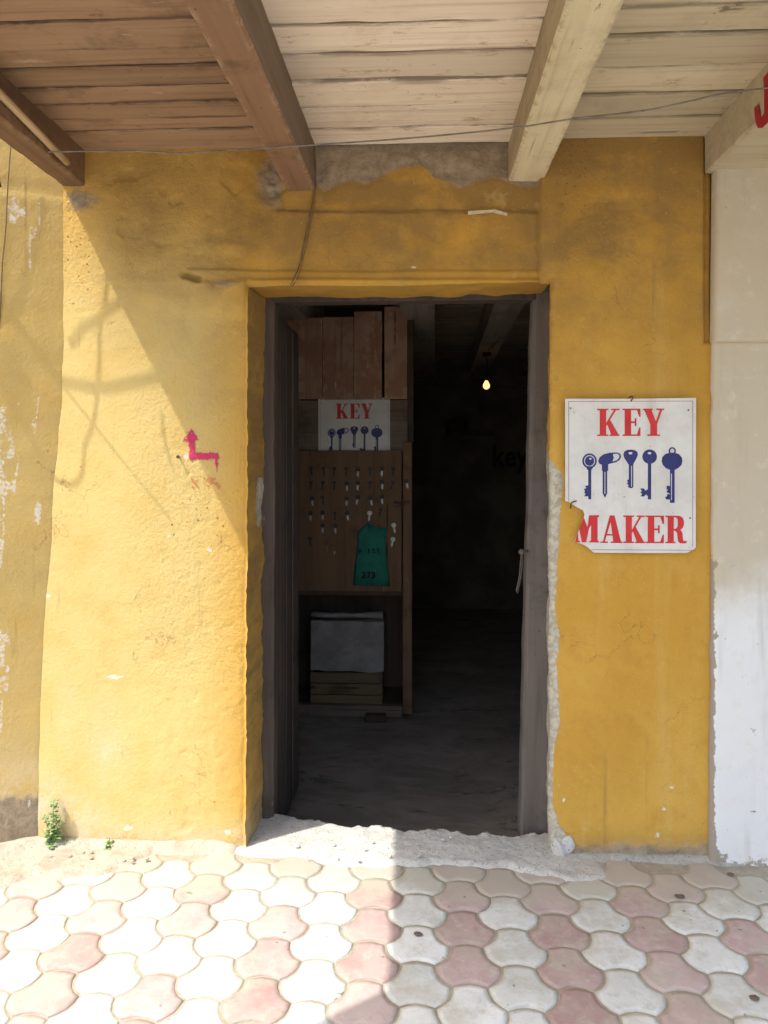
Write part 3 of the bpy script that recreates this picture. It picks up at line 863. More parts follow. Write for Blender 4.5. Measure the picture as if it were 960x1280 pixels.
for z in (0.15, 1.0, 1.95):
    b = MB().box((lx - 0.066, 0.33, z), (lx - 0.0475, 0.99, z + 0.11)).build('door_ledge', M['door_wood'], bevel=0.004)
    b.parent = leaf; b.matrix_parent_inverse = Matrix.Translation(leaf.location).inverted()
# knotted string on the right post
kp = W(652, 690, DY0 - 0.012)
st = MB()
st.tube([kp + Vector((0.028, 0.012, 0.004)), kp + Vector((0.01, 0, 0.002)), kp], 0.004)
st.lathe([(0.001, -0.014), (0.011, -0.008), (0.014, 0), (0.010, 0.009), (0.001, 0.013)], kp, 8)
q = [kp, kp + Vector((-0.004, 0.004, -0.05)), kp + Vector((-0.010, 0.002, -0.11)), kp + Vector((-0.022, 0.004, -0.165))]
st.tube(spline(q, 5), 0.0028)
q = [kp, kp + Vector((0.004, 0.004, -0.04)), kp + Vector((-0.002, 0.002, -0.10)), kp + Vector((-0.016, 0.006, -0.172))]
st.tube(spline(q, 5), 0.0024)
so = st.build('knotted_string', M['string'], smooth=True)
tag(so, 'short knotted string hanging from the grey door post', 'string')

# threshold of broken cement, sill of the doorway
def relief_patch(name, x0, x1, y0, y1, nx, ny, zfun, m, smooth=True, skirt=None):
    X, Y = np.meshgrid(np.linspace(x0, x1, nx), np.linspace(y0, y1, ny))
    Z = zfun(X, Y)
    vs = np.stack([X, Y, Z], -1).reshape(-1, 3).tolist()
    return link(name, mesh_from(name, vs, grid_faces(ny, nx).tolist(), smooth), m)
def thr_z(X, Y):
    be = np.interp(X, [-0.68, -0.60, -0.45, -0.30, -0.10, 0.05, 0.2, 0.35, 0.5], [0.26, 0.25, 0.235, 0.20, 0.185, 0.165, 0.150, 0.160, 0.185]) + 0.05 * fbm(X * 14, X * 0, 4, 11)
    fr_ = np.interp(X, [-0.75, -0.55, -0.2, 0.1, 0.4, 0.56, 0.66, 0.8], [-0.03, -0.09, -0.10, -0.10, -0.14, -0.20, -0.16, -0.05]) + 0.06 * fbm(X * 7, X * 0 + 5, 3, 12)
    z = 0.011 + 0.008 * fbm(X * 6, Y * 6, 3, 13) + 0.0030 * fbm(X * 34, Y * 34, 3, 14) * (0.4 + ss(-0.55, -0.35, X) + 1.3 * ss(be - 0.10, be - 0.01, Y)) 
    z = z - 0.30 * ss(be - 0.006, be + 0.012, Y)
    z = z - 0.05 * ss(fr_ + 0.05, fr_ - 0.04, Y)
    z = z - 0.04 * ss(0.62, 0.8, X) - 0.04 * ss(-0.72, -0.8, X)
    return z
th = relief_patch('threshold', -0.80, 0.82, -0.30, 0.34, 230, 110, thr_z, M['cement'])
pin(th, shop)
# lump of cement at the foot of the right jamb
def lump(name, c, r, m, seed, amp=0.5):
    o = blob(name, c, r, m, seed, 16, amp); return o
cl = lump('cement_lump', (W(702, 1056).x, 0.006, 0.025), (0.042, 0.022, 0.05), M['cement'], 8, 0.75)
pin(cl, shop)

# cement and dirt along the foot of the walls
def foot_r(X, Y):
    fr_ = -0.05 + 0.08 * fbm(X * 6, X * 0, 4, 23)
    return 0.002 + 0.006 * fbm(X * 18, Y * 18, 4, 24) - 0.035 * ss(fr_ + 0.05, fr_ - 0.04, Y) + 0.015 * ss(-0.04, 0.0, Y) - 0.03 * ss(0.56, 0.5, X)
fr2 = relief_patch('cement_strip', 0.48, 3.0, -0.26, 0.02, 300, 44, foot_r, M['grey_dust'])
tag(fr2, 'rough grey cement strip sealing the pavement to the foot of the right wall', 'cement strip')
def foot_l(X, Y):
    fr_ = np.interp(X, [-3.2, -1.6, -1.2, -1.05, -0.85, -0.68], [-0.26 - 0.3, -0.26, -0.22, -0.13, -0.07, -0.05]) + 0.10 * fbm(X * 5, X * 0 + 1, 4, 33) + np.minimum(0, (X + 1.38) * 0.42) * 0.9
    z = 0.010 + 0.012 * fbm(X * 16, Y * 16, 4, 34) - 0.03 * ss(fr_ + 0.08, fr_ - 0.05, Y) + 0.02 * ss(-0.05, 0.0, Y - np.minimum(0, (X + 1.38) * 0.42)) - 0.03 * ss(-0.74, -0.68, X)
    return z
dl_ = relief_patch('dirt', -3.2, -0.66, -1.1, 0.03, 330, 150, foot_l, M['dirt'])
tag(dl_, 'sandy dirt drifted over the paving along the foot of the sunlit wall', 'dirt', kind='stuff')

# sprayed arrow and faded scrawl, lying on the relief of the wall
def inside(px, py, poly):
    c = False; n = len(poly)
    for i in range(n):
        x1, y1 = poly[i]; x2, y2 = poly[(i + 1) % n]
        if (y1 > py) != (y2 > py) and px < (x2 - x1) * (py - y1) / (y2 - y1) + x1: c = not c
    return c
def wall_paint(name, polys, m, step=1.1, gap=0.0022, holes=0.0, seed=1):
    us = [p[0] for q in polys for p in q]; vs_ = [p[1] for q in polys for p in q]
    u0, u1, v0, v1 = min(us) - 2, max(us) + 2, min(vs_) - 2, max(vs_) + 2
    nu, nv = int((u1 - u0) / step) + 1, int((v1 - v0) / step) + 1
    idx, V_, F_ = {}, [], []
    def vid(i, j):
        if (i, j) not in idx:
            u, v = u0 + i * step, v0 + j * step
            p = W(u, v); idx[(i, j)] = len(V_); V_.append((p.x, wall_y(p.x, p.z) - gap, p.z))
        return idx[(i, j)]
    for i in range(nu):
        for j in range(nv):
            u, v = u0 + (i + .5) * step, v0 + (j + .5) * step
            du = 2.2 * float(vnoise(np.array(u * .35), np.array(v * .35), seed)); dv = 2.2 * float(vnoise(np.array(u * .35 + 50), np.array(v * .35), seed))
            if any(inside(u + du, v + dv, q) for q in polys) and float(vnoise(np.array(u * .5), np.array(v * .5), seed + 9)) + 0.5 > holes:
                F_.append((vid(i, j), vid(i, j + 1), vid(i + 1, j + 1), vid(i + 1, j)))
    me = mesh_from(name, V_, F_, True)
    return pin(link(name, me, m), shop)
wall_paint('painted_arrow', [[(240, 536), (249, 551), (244, 551), (244, 566), (273, 566), (274, 574), (237, 575), (236, 552), (228, 552)], [(268, 573), (273, 573), (271, 591)]], M['spray'], 0.9, holes=0.06)
wall_paint('painted_scrawl', [[(240, 597), (243, 597), (243, 602), (248, 596), (249, 599), (245, 604), (249, 610), (246, 611), (243, 606), (243, 611), (240, 611)],
                              [(255, 603), (259, 598), (265, 597), (270, 600), (275, 609), (272, 612), (266, 604), (262, 606), (262, 609), (257, 608)]], M['spray_faint'], 0.9, holes=0.42, seed=4)

# ================================================================== NEIGHBOURING WALLS
def panel(name, x0f, x1, z0, z1, y, nx, nz, m, seed, attrs, depth=0.06, amp=1.0):
    zs = np.linspace(z0, z1, nz); s = np.linspace(0, 1, nx)
    Z = zs[:, None] + 0 * s[None, :]
    X = x0f(Z) + (x1 - x0f(Z)) * s[None, :] ** 1.3
    Hh = amp * (0.008 * fbm(X * 2, Z * 2, 3, seed) + 0.005 * fbm(X * 14, Z * 14, 4, seed + 1))
    Y = y - Hh + 0.012 * np.exp(-(X - x0f(Z)) / 0.008)
    P = np.stack([X, Y, Z], -1).reshape(-1, 3)
    F = grid_faces(nz, nx)
    back = np.stack([X[:, 0] + 0.003, Y[:, 0] * 0 + y + depth, Z[:, 0]], -1)
    k = len(P)
    fl = [(k + i, i * nx, (i + 1) * nx, k + i + 1) for i in range(nz - 1)]
    bot = np.stack([X[0], Y[0] * 0 + y + depth, Z[0]], -1); k2 = k + nz
    fl2 = [(k2 + i, k2 + i + 1, i + 1, i) for i in range(nx - 1)]
    A = attrs(X, Z)
    A = {q: np.concatenate([v.reshape(-1), v[:, 0], v[0]]) for q, v in A.items()}
    me = mesh_from(name, np.concatenate([P, back, bot]).tolist(), F.tolist() + fl + fl2, True, A)
    return link(name, me, m)
nb = empty('neighbour_wall', (2.0, 0, 0), 'worn white and cream plastered wall beside the ochre shop front', 'wall')
def at_low(X, Z):
    U, V = survey(X, Z)
    g = 0.66 * ss(1030, 1085, V) + 0.35 * np.exp(-(X - 1.13) / 0.02) * ss(650, 720, V)
    for u, v, a, b in ((892, 704, 5, 9), (893, 793, 5, 12), (891, 830, 3, 9), (937, 1012, 8, 3)):
        g = np.maximum(g, 0.8 * np.exp(-((U - u) / a) ** 2 - ((V - v) / b) ** 2))
    return dict(upper=ss(860, 620, V), grime_shade=g)
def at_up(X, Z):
    return dict(upper=0.72 + 0 * X, grime_shade=0 * X)
xw = lambda z: line_x(z, [170, 428, 700, 1080], [887, 888, 888, 885]) + 0.005 * fbm(z * 16, z * 0 + 3, 4, 45)
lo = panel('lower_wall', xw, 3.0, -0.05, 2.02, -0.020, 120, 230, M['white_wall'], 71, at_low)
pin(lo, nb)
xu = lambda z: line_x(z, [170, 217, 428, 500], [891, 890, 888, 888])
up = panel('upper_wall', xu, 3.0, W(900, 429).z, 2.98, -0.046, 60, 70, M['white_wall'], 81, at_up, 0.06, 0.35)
pin(up, nb)

SIDE_A = math.radians(26.5)
def side_pt(u, v, lift=0.006):                     # point on the splayed side wall
    r = ray(u, v); x0 = float(corner_x(np.array([1.5 + (400 - v) / 320.0]))[0])
    tn = math.tan(SIDE_A)                            # y = (x - x0) * tan
    t = ((0 - x0) * tn + DIST) / (r.y - r.x * tn)
    return Vector((r.x * t, -DIST + r.y * t - lift, EYE + r.z * t))
adj = empty('side_wall', (-1.8, -0.2, 0), 'scuffed yellow wall splayed out beside the sunlit shop front', 'wall')
def build_side():
    nz, nx = 300, 110
    A_ = SIDE_A
    zs = np.linspace(-0.06, 3.3, nz); s = np.linspace(0, 1.9, nx) 
    Z = zs[:, None] + 0 * s[None, :]; Sg = s[None, :] + 0 * Z
    X0 = corner_x(Z)
    Hh = 0.004 * fbm(Sg * 2, Z * 1.2, 3, 101) + 0.0012 * fbm(Sg * 20, Z * 9, 3, 102)
    X = X0 - math.cos(A_) * Sg; Y = -math.sin(A_) * Sg + 0.004 - Hh - facade_h(X0, Z)
    _, V = survey(X0, Z)
    n = fbm(Sg * 34, Z * 6, 5, 110)
    grime_shade = 0.25 + 0.2 * ss(600, 200, V)
    cem_tone = 1.0 * ss(965, 1010, V + 60 * fbm(Sg * 5, Z * 3, 3, 111) - 90 * Sg * 0 + 120 * ss(0.10, 0.0, Sg) * 0)  # dark grey-brown tone across the foot, ragged along its upper edge
    fade = 0.55 * ss(890, 990, V)
    chip = np.clip(0.52 * ss(0.04, 0.10, Sg) * ss(0.34, 0.16, Sg) * ss(0.0, 0.38, n) * 1.6, 0, 0.60) * ss(180, 260, V) * ss(960, 900, V)
    chip = np.maximum(chip, 0.8 * np.exp(-((Sg - 0.055) / 0.022) ** 2 - ((V - 640) / 26) ** 2))
    chip = np.maximum(chip, 0.7 * np.exp(-((Sg - 0.035) / 0.02) ** 2 - ((V - 1003) / 9) ** 2))
    chip = np.maximum(chip, 0.9 * ss(0.225, 0.26, Sg) * ss(300, 270, V))
    attrs = dict(rough=0 * Z, pale=0 * Z + 0.8, grime_shade=grime_shade, fade=fade, pits=0 * Z + 0.05, peel=0 * Z, cement=cem_tone * 0.95, chip=chip)
    me = mesh_from('wall_face', np.stack([X, Y, Z], -1).reshape(-1, 3).tolist(), grid_faces(nz, nx, 0, True).tolist(), True, {k: v.reshape(-1) for k, v in attrs.items()})
    return link('wall_face', me, M['ochre'])
pin(build_side(), adj)

# ================================================================== CANOPY over the pavement
CAN = 1.95                                            # how far it reaches out
canopy = empty('wooden_canopy', (0, -0.9, 2.6), 'boarded timber canopy with painted beams over the shop front', 'canopy')
Z_L, Z_M, Z_R = W(300, 183).z, W(520, 175).z, W(780, 171).z
BX = dict(a=(W(77, 232).x, W(106, 232).x, W(100, 232).z), b=(W(357, 235).x, W(393, 235).x, W(375, 235).z),
          c=(W(637, 222).x, W(682, 222).x, W(660, 222).z), d=(W(881, 190).x, 3.05, W(889, 217).z))
def beam(key, m, ztop, out_dx=0.0, seed=0, label=None, ywall=0.0, side=None):
    x0, x1, z0 = BX[key]
    n = 60; vs, fs = [], []
    for i in range(n + 1):
        t = i / n; y = ywall - (CAN + ywall) * t
        dx = out_dx * t
        j = [0.003 * float(vnoise(np.array(y * 14 + q), np.array(q * 3.1), seed)) for q in range(8)]
        c_ = 0.006 + 0.010 * max(0, float(fbm(np.array(y * 9), np.array(1.5), 3, seed + 5)))
        c2 = 0.006 + 0.010 * max(0, float(fbm(np.array(y * 9), np.array(8.5), 3, seed + 6)))
        ring = [(x0 + dx + j[0], z0 + c_), (x0 + dx + c_, z0 + j[1]), (x0 + dx + c_ + 0.014, z0 + j[6]), (x1 + dx - c2 - 0.014, z0 + j[7]), (x1 + dx - c2, z0 + j[2]), (x1 + dx + j[3], z0 + c2), (x1 + dx + j[4], ztop), (x0 + dx + j[5], ztop)]
        vs += [(x, y, z) for x, z in ring]
    for i in range(n):
        for k in range(8):
            k2 = (k + 1) % 8
            fs.append((i * 8 + k, (i + 1) * 8 + k, (i + 1) * 8 + k2, i * 8 + k2))
    fs += [tuple(range(8)), tuple(n * 8 + q for q in range(7, -1, -1))]
    me = mesh_from('beam', vs, fs, False, {'arris': [1, 1, 0, 0, 1, 1, 0, 0] * (n + 1)})
    if side:
        me.materials.append(m); me.materials.append(side[1])
        me.polygons.foreach_set('material_index', [1 if q < n * 8 and q % 8 == side[0] else 0 for q in range(len(fs))])
    bm = bmesh.new(); bm.from_mesh(me); bmesh.ops.recalc_face_normals(bm, faces=bm.faces); bm.to_mesh(me); bm.free()
    o = link('beam', me, m); pin(o, canopy)
    if label: o['label'] = label
    return o
beam('a', M['dark_beam'], Z_L + 0.002, 0.0, 1, 'sooty brown end beam', 0.03)
beam('b', M['brown_beam'], Z_M + 0.004, -0.03, 2, 'red brown painted beam', 0.05, (5, M['grey_beam']))
beam('c', M['cream_beam'], Z_M + 0.004, 0.0, 3, 'cream painted beam', 0.05, (7, M['tan_wood']))
jb = beam('d', M['cream_plank'], Z_R + 0.004, 0.0, 4, 'wide cream boxed beam with a red letter', 0.0)

def planks(x0, x1, z, edges, m, skew=0.0, gap=0.003, seed=0):
    ys = list(edges)
    while ys[-1] > -CAN + 0.02: ys.append(max(ys[-1] - random.uniform(0.13, 0.18), -CAN))
    for a, b in zip(ys[:-1], ys[1:]):
        n = 22; vs, fs = [], []
        dz = random.uniform(-0.006, 0.004); s1 = random.randint(0, 999)
        tl = random.uniform(-0.004, 0.004)
        for i in range(n + 1):
            t = i / n; x = x0 + (x1 - x0) * t
            e1 = gap * (0.30 + 1.3 * max(0, float(fbm(np.array(x * 5), np.array(a * 7), 3, seed)))) + 0.0025 * float(vnoise(np.array(x * 30), np.array(a), s1))
            e2 = gap * (0.30 + 1.3 * max(0, float(fbm(np.array(x * 5), np.array(b * 7 + 3), 3, seed)))) + 0.0025 * float(vnoise(np.array(x * 30), np.array(b), s1 + 1))
            zz = z + dz + tl * (t - .5)
            ya, yb = a - e1, b + e2
            e3 = 0.012 + 0.02 * (float(vnoise(np.array(x * 6), np.array(a * 5), s1 + 2)) + 0.5)
            e4 = 0.012 + 0.02 * (float(vnoise(np.array(x * 6), np.array(b * 5), s1 + 3)) + 0.5)
            vs += [(x, ya, zz + 0.022), (x, ya, zz + 0.003), (x, ya - 0.004, zz), (x, ya - e3, zz), (x, yb + e4, zz + 0.001), (x, yb + 0.004, zz + 0.001), (x, yb, zz + 0.004), (x, yb, zz + 0.022)]
        for i in range(n):
            for k in range(8):
                k2 = (k + 1) % 8
                fs.append((i * 8 + k, i * 8 + k2, (i + 1) * 8 + k2, (i + 1) * 8 + k))
        fs += [tuple(range(7, -1, -1)), tuple(n * 8 + q for q in range(8))]
        me = mesh_from('ceiling_plank', vs, fs, False, {'edge': [1.2, 1.2, 0.85, 0, 0, 0.85, 1.2, 1.2] * (n + 1)})
        bm = bmesh.new(); bm.from_mesh(me); bmesh.ops.recalc_face_normals(bm, faces=bm.faces); bm.to_mesh(me); bm.free()
        pin(link('ceiling_plank', me, m), canopy)
def rows(u, vs, z):
    return [0.03] + [G(u, v, z).y for v in vs[1:]]
planks(BX['a'][1] - 0.0, BX['b'][0] + 0.012, Z_L, rows(220, [182, 161, 146, 126, 106, 81, 59, 24], Z_L), M['brown_plank'], gap=0.008, seed=3)
planks(BX['b'][1] - 0.02, BX['c'][0] + 0.012, Z_M, rows(510, [175, 158, 131, 99, 65, 27], Z_M), M['pink_plank'], gap=0.014, seed=4)
planks(BX['c'][1] - 0.012, BX['d'][0] + 0.012, Z_R, rows(790, [171, 146, 117, 84, 44, 10], Z_R), M['cream_plank'], gap=0.007, seed=5)
# roof covering above the boards, corrugated
nx_ = 260
xsr = np.linspace(BX['a'][0] - 0.01, 3.1, nx_)
vs = []
for yy in (0.35, -CAN - 0.03):
    vs += [(x, yy, 2.885 + 0.016 * math.sin(x * 80)) for x in xsr]
rs_ = link('roof_sheet', mesh_from('roof_sheet', vs, [(i, i + 1, nx_ + i + 1, nx_ + i) for i in range(nx_ - 1)], True), M['roofing']); pin(rs_, canopy)
ed = MB().box((BX['a'][0] - 0.006, -CAN, Z_M + 0.024), (BX['a'][1] - 0.004, 0.03, 2.868)); pin(ed.build('edge_board', M['dark_beam']), canopy)
ed = MB().box((BX['a'][0], -CAN - 0.03, 2.70), (3.08, -CAN - 0.004, 2.866)); pin(ed.build('fascia_board', M['brown_plank']), canopy)
# red letter on the side of the boxed beam
jp = [(942.5, 135), (948, 129.5), (950, 145), (953, 146), (955, 141), (955, 118), (954, 97), (960, 90), (968, 82), (968, 140), (961, 152), (953, 160), (947, 160), (944, 152)]
jx = BX['d'][0] - 0.004
jm = MB().poly([S(u, v, jx) for u, v in jp])
pin(jm.build('painted_letter', M['red_letter']), canopy)

# pole lying along the end beam
x_ = BX['a'][1] + 0.020
pA, pB = S(84, 203, x_), S(0, 117, x_)
pC = pB + (pB - pA) * 0.8
po = MB().tube([pA, pA.lerp(pC, .3), pA.lerp(pC, .6), pC], [0.0125, 0.013, 0.013, 0.014], 10).build('wooden_pole', M['rod'], smooth=True)
tag(po, 'thin pale wooden pole fixed along the side of the sooty end beam', 'pole')

# unseen sheet off the canopy corner, added to shade the near paving
A1 = G(497, 1235); B1 = G(400, 1280)
off = Vector((SUN.x, SUN.y, 0)) / -SUN.z * 2.6
a_, dirv = A1 - off, (B1 - A1).normalized()
a_.z = 2.6; a_.x = BX['a'][0] + 0.03; dirv.z = 0
b_ = a_ + dirv * 1.7
c_ = Vector((b_.x + 0.3, -CAN - 0.2, 2.56)); d_ = Vector((a_.x, -CAN - 0.1, 2.6))
n = 14; vs, fs = [], []
for i in range(n + 1):
    for j in range(n + 1):
        s, t = i / n, j / n
        p = a_.lerp(b_, s).lerp(d_.lerp(c_, s), t)
        p.z -= 0.10 * s * (1 - t) * 0 + 0.05 * math.sin(math.pi * s) * math.sin(math.pi * t)
        vs.append(p)
ta = link('shade_sheet', mesh_from('shade_sheet', vs, grid_faces(n + 1, n + 1).tolist(), True), M['shade_cloth'])
sm = ta.modifiers.new('thick', 'SOLIDIFY'); sm.thickness = 0.002
tag(ta, 'unseen grey sheet added off the canopy end beam to shade the paving', 'shade_sheet')

# ================================================================== WIRES
def wire(name, pts, r, m, label, group=None, n=10):
    o = MB().tube(spline(pts, n), r, 6).build(name, m, smooth=True)
    return tag(o, label, 'wire', group)
yw = -0.42
wire('overhead_wire', [W(60, 190, yw), W(150, 188.5, yw), W(225, 191, yw), W(300, 187, yw), W(395, 181, yw - .02), W(520, 172, yw - .05), W(640, 160, yw - .1), W(720, 148, yw - .14), W(800, 139, yw - .2), W(860, 127, yw - .25), W(905, 117, yw - .3), S(975, 108, BX['d'][0] - 0.003)], 0.0026, M['grey_wire'],
     'thin slack wire strung across under the canopy beams to the boxed beam')
def on_wall(u, v, lift=0.006):
    p = W(u, v); return Vector((p.x, wall_y(p.x, p.z) - lift, p.z))
wire('hanging_cable', [W(393, 182, -0.03), on_wall(392, 215, .02), on_wall(390, 245), on_wall(385, 275), on_wall(379, 305), on_wall(374, 330), on_wall(368, 352, .004), on_wall(363, 362, 0.0)], 0.0024, M['brown_wire'],
     'dark twin cable hanging from the red brown beam down to the door head')
wire('hanging_cable', [W(394.5, 190, -0.028), on_wall(394, 218, .022), on_wall(392.5, 246, .008), on_wall(387.5, 280, .008), on_wall(381, 312, .008), on_wall(373, 345, .006), on_wall(366, 361, 0.0)], 0.0018, M['brown_wire'],
     'thinner dark strand running beside the twin cable above the door head')
# cables slung in front of the side wall, whose shadows fall on the sunlit plaster
def shadow_src(u, v, t):
    p = W(u, v); k = t / SUN.y
    return Vector((p.x - SUN.x * k, -t, p.z - SUN.z * k))
def slung(pts, t, r, label, ends=True):
    P = [shadow_src(u, v, t) for u, v in pts]
    return wire('slung_cable', P, r, M['black_wire'], label, n=8)
slung([(30, 470), (78, 478), (125, 486), (165, 480), (205, 472), (250, 463)], 0.38, 0.0095, 'thick black cable slung level from the canopy edge toward the side wall')
slung([(136, 300), (133, 372), (126, 410), (124, 470), (118, 530), (107, 560), (105, 595), (96, 610), (84, 609), (70, 600), (62, 570), (66, 520)], 0.27, 0.0060, 'black cable hanging in a long loop before the side wall')
slung([(60, 460), (110, 522), (160, 585), (214, 650)], 0.37, 0.0034, 'thin taut wire slanting down in front of the side wall')
slung([(88, 432), (104, 412), (125, 400), (150, 380), (175, 372)], 0.34, 0.007, 'short black cable tail curling beside the canopy corner')
slung([(205, 520), (206, 545), (212, 570), (216, 585)], 0.34, 0.0045, 'stub of thin black cable by the canopy corner')
wire('wall_wire', [side_pt(u_, v_, 0.012) for u_, v_ in ((16, 180), (12, 232), (9, 290), (5, 332), (2, 400), (-2, 450))], 0.0022, M['brown_wire'], 'thin dark wire running down the scuffed side wall')

# ================================================================== SIGNS
LET = {}
def serif(x0, x1, y0, y1): return [(x0, y0), (x1, y0), (x1, y1), (x0, y1)]
LET['K'] = [serif(0, .50, 0, .055), serif(0, .50, .945, 1), serif(.11, .40, .055, .945),
            [(.40, .36), (.40, .48), (.74, .945), (.84, .945)], serif(.62, 1.0, .945, 1),
            [(.50, .56), (.70, .40), (.95, .055), (.64, .055), (.40, .42)], serif(.54, 1.0, 0, .055)]
LET['K'][5] = [(.44, .44), (.57, .60), (.95, .055), (.62, .055)]
LET['E'] = [serif(0, 1, 0, .055), serif(0, 1, .945, 1), serif(.12, .48, .055, .945), [(.80, .055), (1, .055), (1, .31), (.93, .31)], [(.80, .945), (.93, .70), (1, .70), (1, .945)],
            serif(.48, .74, .47, .535), [(.68, .36), (.77, .36), (.77, .65), (.68, .65)]]
LET['Y'] = [serif(0, .46, .945, 1), [(.05, .945), (.40, .945), (.66, .42), (.34, .42)], serif(.62, 1, .945, 1), [(.55, .42), (.66, .42), (.90, .945), (.79, .945)], serif(.34, .66, .055, .42), serif(.20, .80, 0, .055)]
LET['A'] = [serif(0, .34, 0, .055), serif(.46, 1, 0, .055), [(.11, .055), (.20, .055), (.50, .86), (.44, 1.0), (.42, 1.0)], [(.42, 1), (.64, 1), (.93, .055), (.58, .055)], serif(.24, .60, .27, .325)]
LET['R'] = [serif(0, .48, 0, .055), serif(0, .55, .945, 1), serif(.11, .40, .055, .945),
            [(.40, .945), (.55, 1), (.70, .985), (.82, .92), (.87, .80), (.87, .68), (.82, .56), (.70, .485), (.58, .46), (.40, .46), (.40, .52), (.50, .53), (.57, .60), (.58, .73), (.57, .87), (.50, .935), (.40, .94)],
            [(.45, .46), (.72, .48), (.80, .38), (.82, .20), (.84, .09), (1, .09), (1, .02), (.90, 0), (.70, 0), (.60, .06), (.57, .20), (.55, .38)]]
LET['M'] = [serif(.30, .62, .945, 1), [(.33, .945), (.60, .945), (.68, .40), (.52, .14)], serif(.84, 1.0, .0, 1.0), serif(.56, .66, .055, .4)]
def ellipse(cx, cy, rx, ry, n=22, a0=0, rot=0):
    c, s = math.cos(rot), math.sin(rot)
    out = []
    for i in range(n):
        a = a0 + 2 * math.pi * i / n
        x, y = rx * math.cos(a), ry * math.sin(a)
        out.append((cx + x * c - y * s, cy + x * s + y * c))
    return out
def key_shapes():
    """five printed keys in the sign's own units: (colour, polygon)"""
    K = []
    B, Wt = 'blue_paint', 'glint'
    k = [(B, ellipse(224, 468, 44, 46)), (Wt, ellipse(224, 468, 33, 35)), (B, ellipse(224, 468, 28, 30)), (Wt, ellipse(229, 455, 7, 6, 12)),
         (B, [(198, 500), (250, 500), (234, 525), (213, 525)]), (B, [(216, 512), (234, 512), (234, 702), (216, 702)]),
         (B, [(216, 618), (196, 620), (205, 634), (190, 640), (196, 652), (192, 660), (200, 672), (190, 684), (216, 684)])]
    K.append(k)
    k = [(B, [(276, 468), (285, 445), (310, 427), (345, 418), (390, 416), (410, 425), (414, 443), (405, 462), (385, 476), (350, 484), (325, 492), (298, 492), (282, 485)]),
         (Wt, [(365, 426), (392, 424), (403, 433), (402, 448), (390, 463), (362, 472), (370, 450)]),
         (B, [(298, 488), (336, 488), (336, 528), (330, 528), (330, 665), (317, 694), (303, 665), (303, 528), (298, 528)]), (Wt, [(314, 535), (319, 535), (319, 668), (314, 668)])]
    K.append(k)
    k = [(B, [(427, 430), (433, 411), (450, 401), (471, 399), (495, 402), (511, 412), (515, 430), (508, 450), (492, 478), (485, 492), (459, 492), (448, 474), (433, 450)]),
         (Wt, ellipse(470, 421, 12, 7, 12)), (B, [(460, 490), (487, 490), (487, 628), (478, 634), (462, 632), (460, 620)]), (Wt, [(474, 498), (479, 498), (479, 625), (474, 625)]),
         (B, [(460, 580), (448, 588), (455, 598), (447, 606), (460, 616), (452, 626), (464, 630)])]
    K.append(k)
    k = [(B, ellipse(585, 442, 44, 44)), (Wt, ellipse(584, 421, 11, 7, 12)), (B, [(574, 484), (594, 484), (594, 702), (574, 702)]),
         (B, [(574, 640), (560, 648), (548, 634), (528, 636), (538, 652), (528, 660), (540, 668), (530, 684), (552, 684), (562, 672), (574, 682)])]
    K.append(k)
    k = [(B, ellipse(720, 407, 22, 23)), (Wt, ellipse(720, 407, 13, 14, 16)), (B, [(656, 470), (660, 445), (680, 425), (705, 418), (735, 418), (760, 427), (777, 447), (780, 470), (775, 492), (755, 512), (735, 522), (733, 532), (707, 532), (705, 522), (682, 512), (663, 492)]),
         (B, [(706, 528), (734, 528), (734, 722), (706, 722)]), (Wt, [(713, 545), (717, 545), (717, 705), (713, 705)]),
         (B, [(706, 622), (690, 616), (684, 634), (694, 644), (684, 656), (706, 668)]), (B, [(706, 672), (690, 668), (688, 682), (676, 690), (684, 702), (706, 702)])]
    K.append(k)
    return K
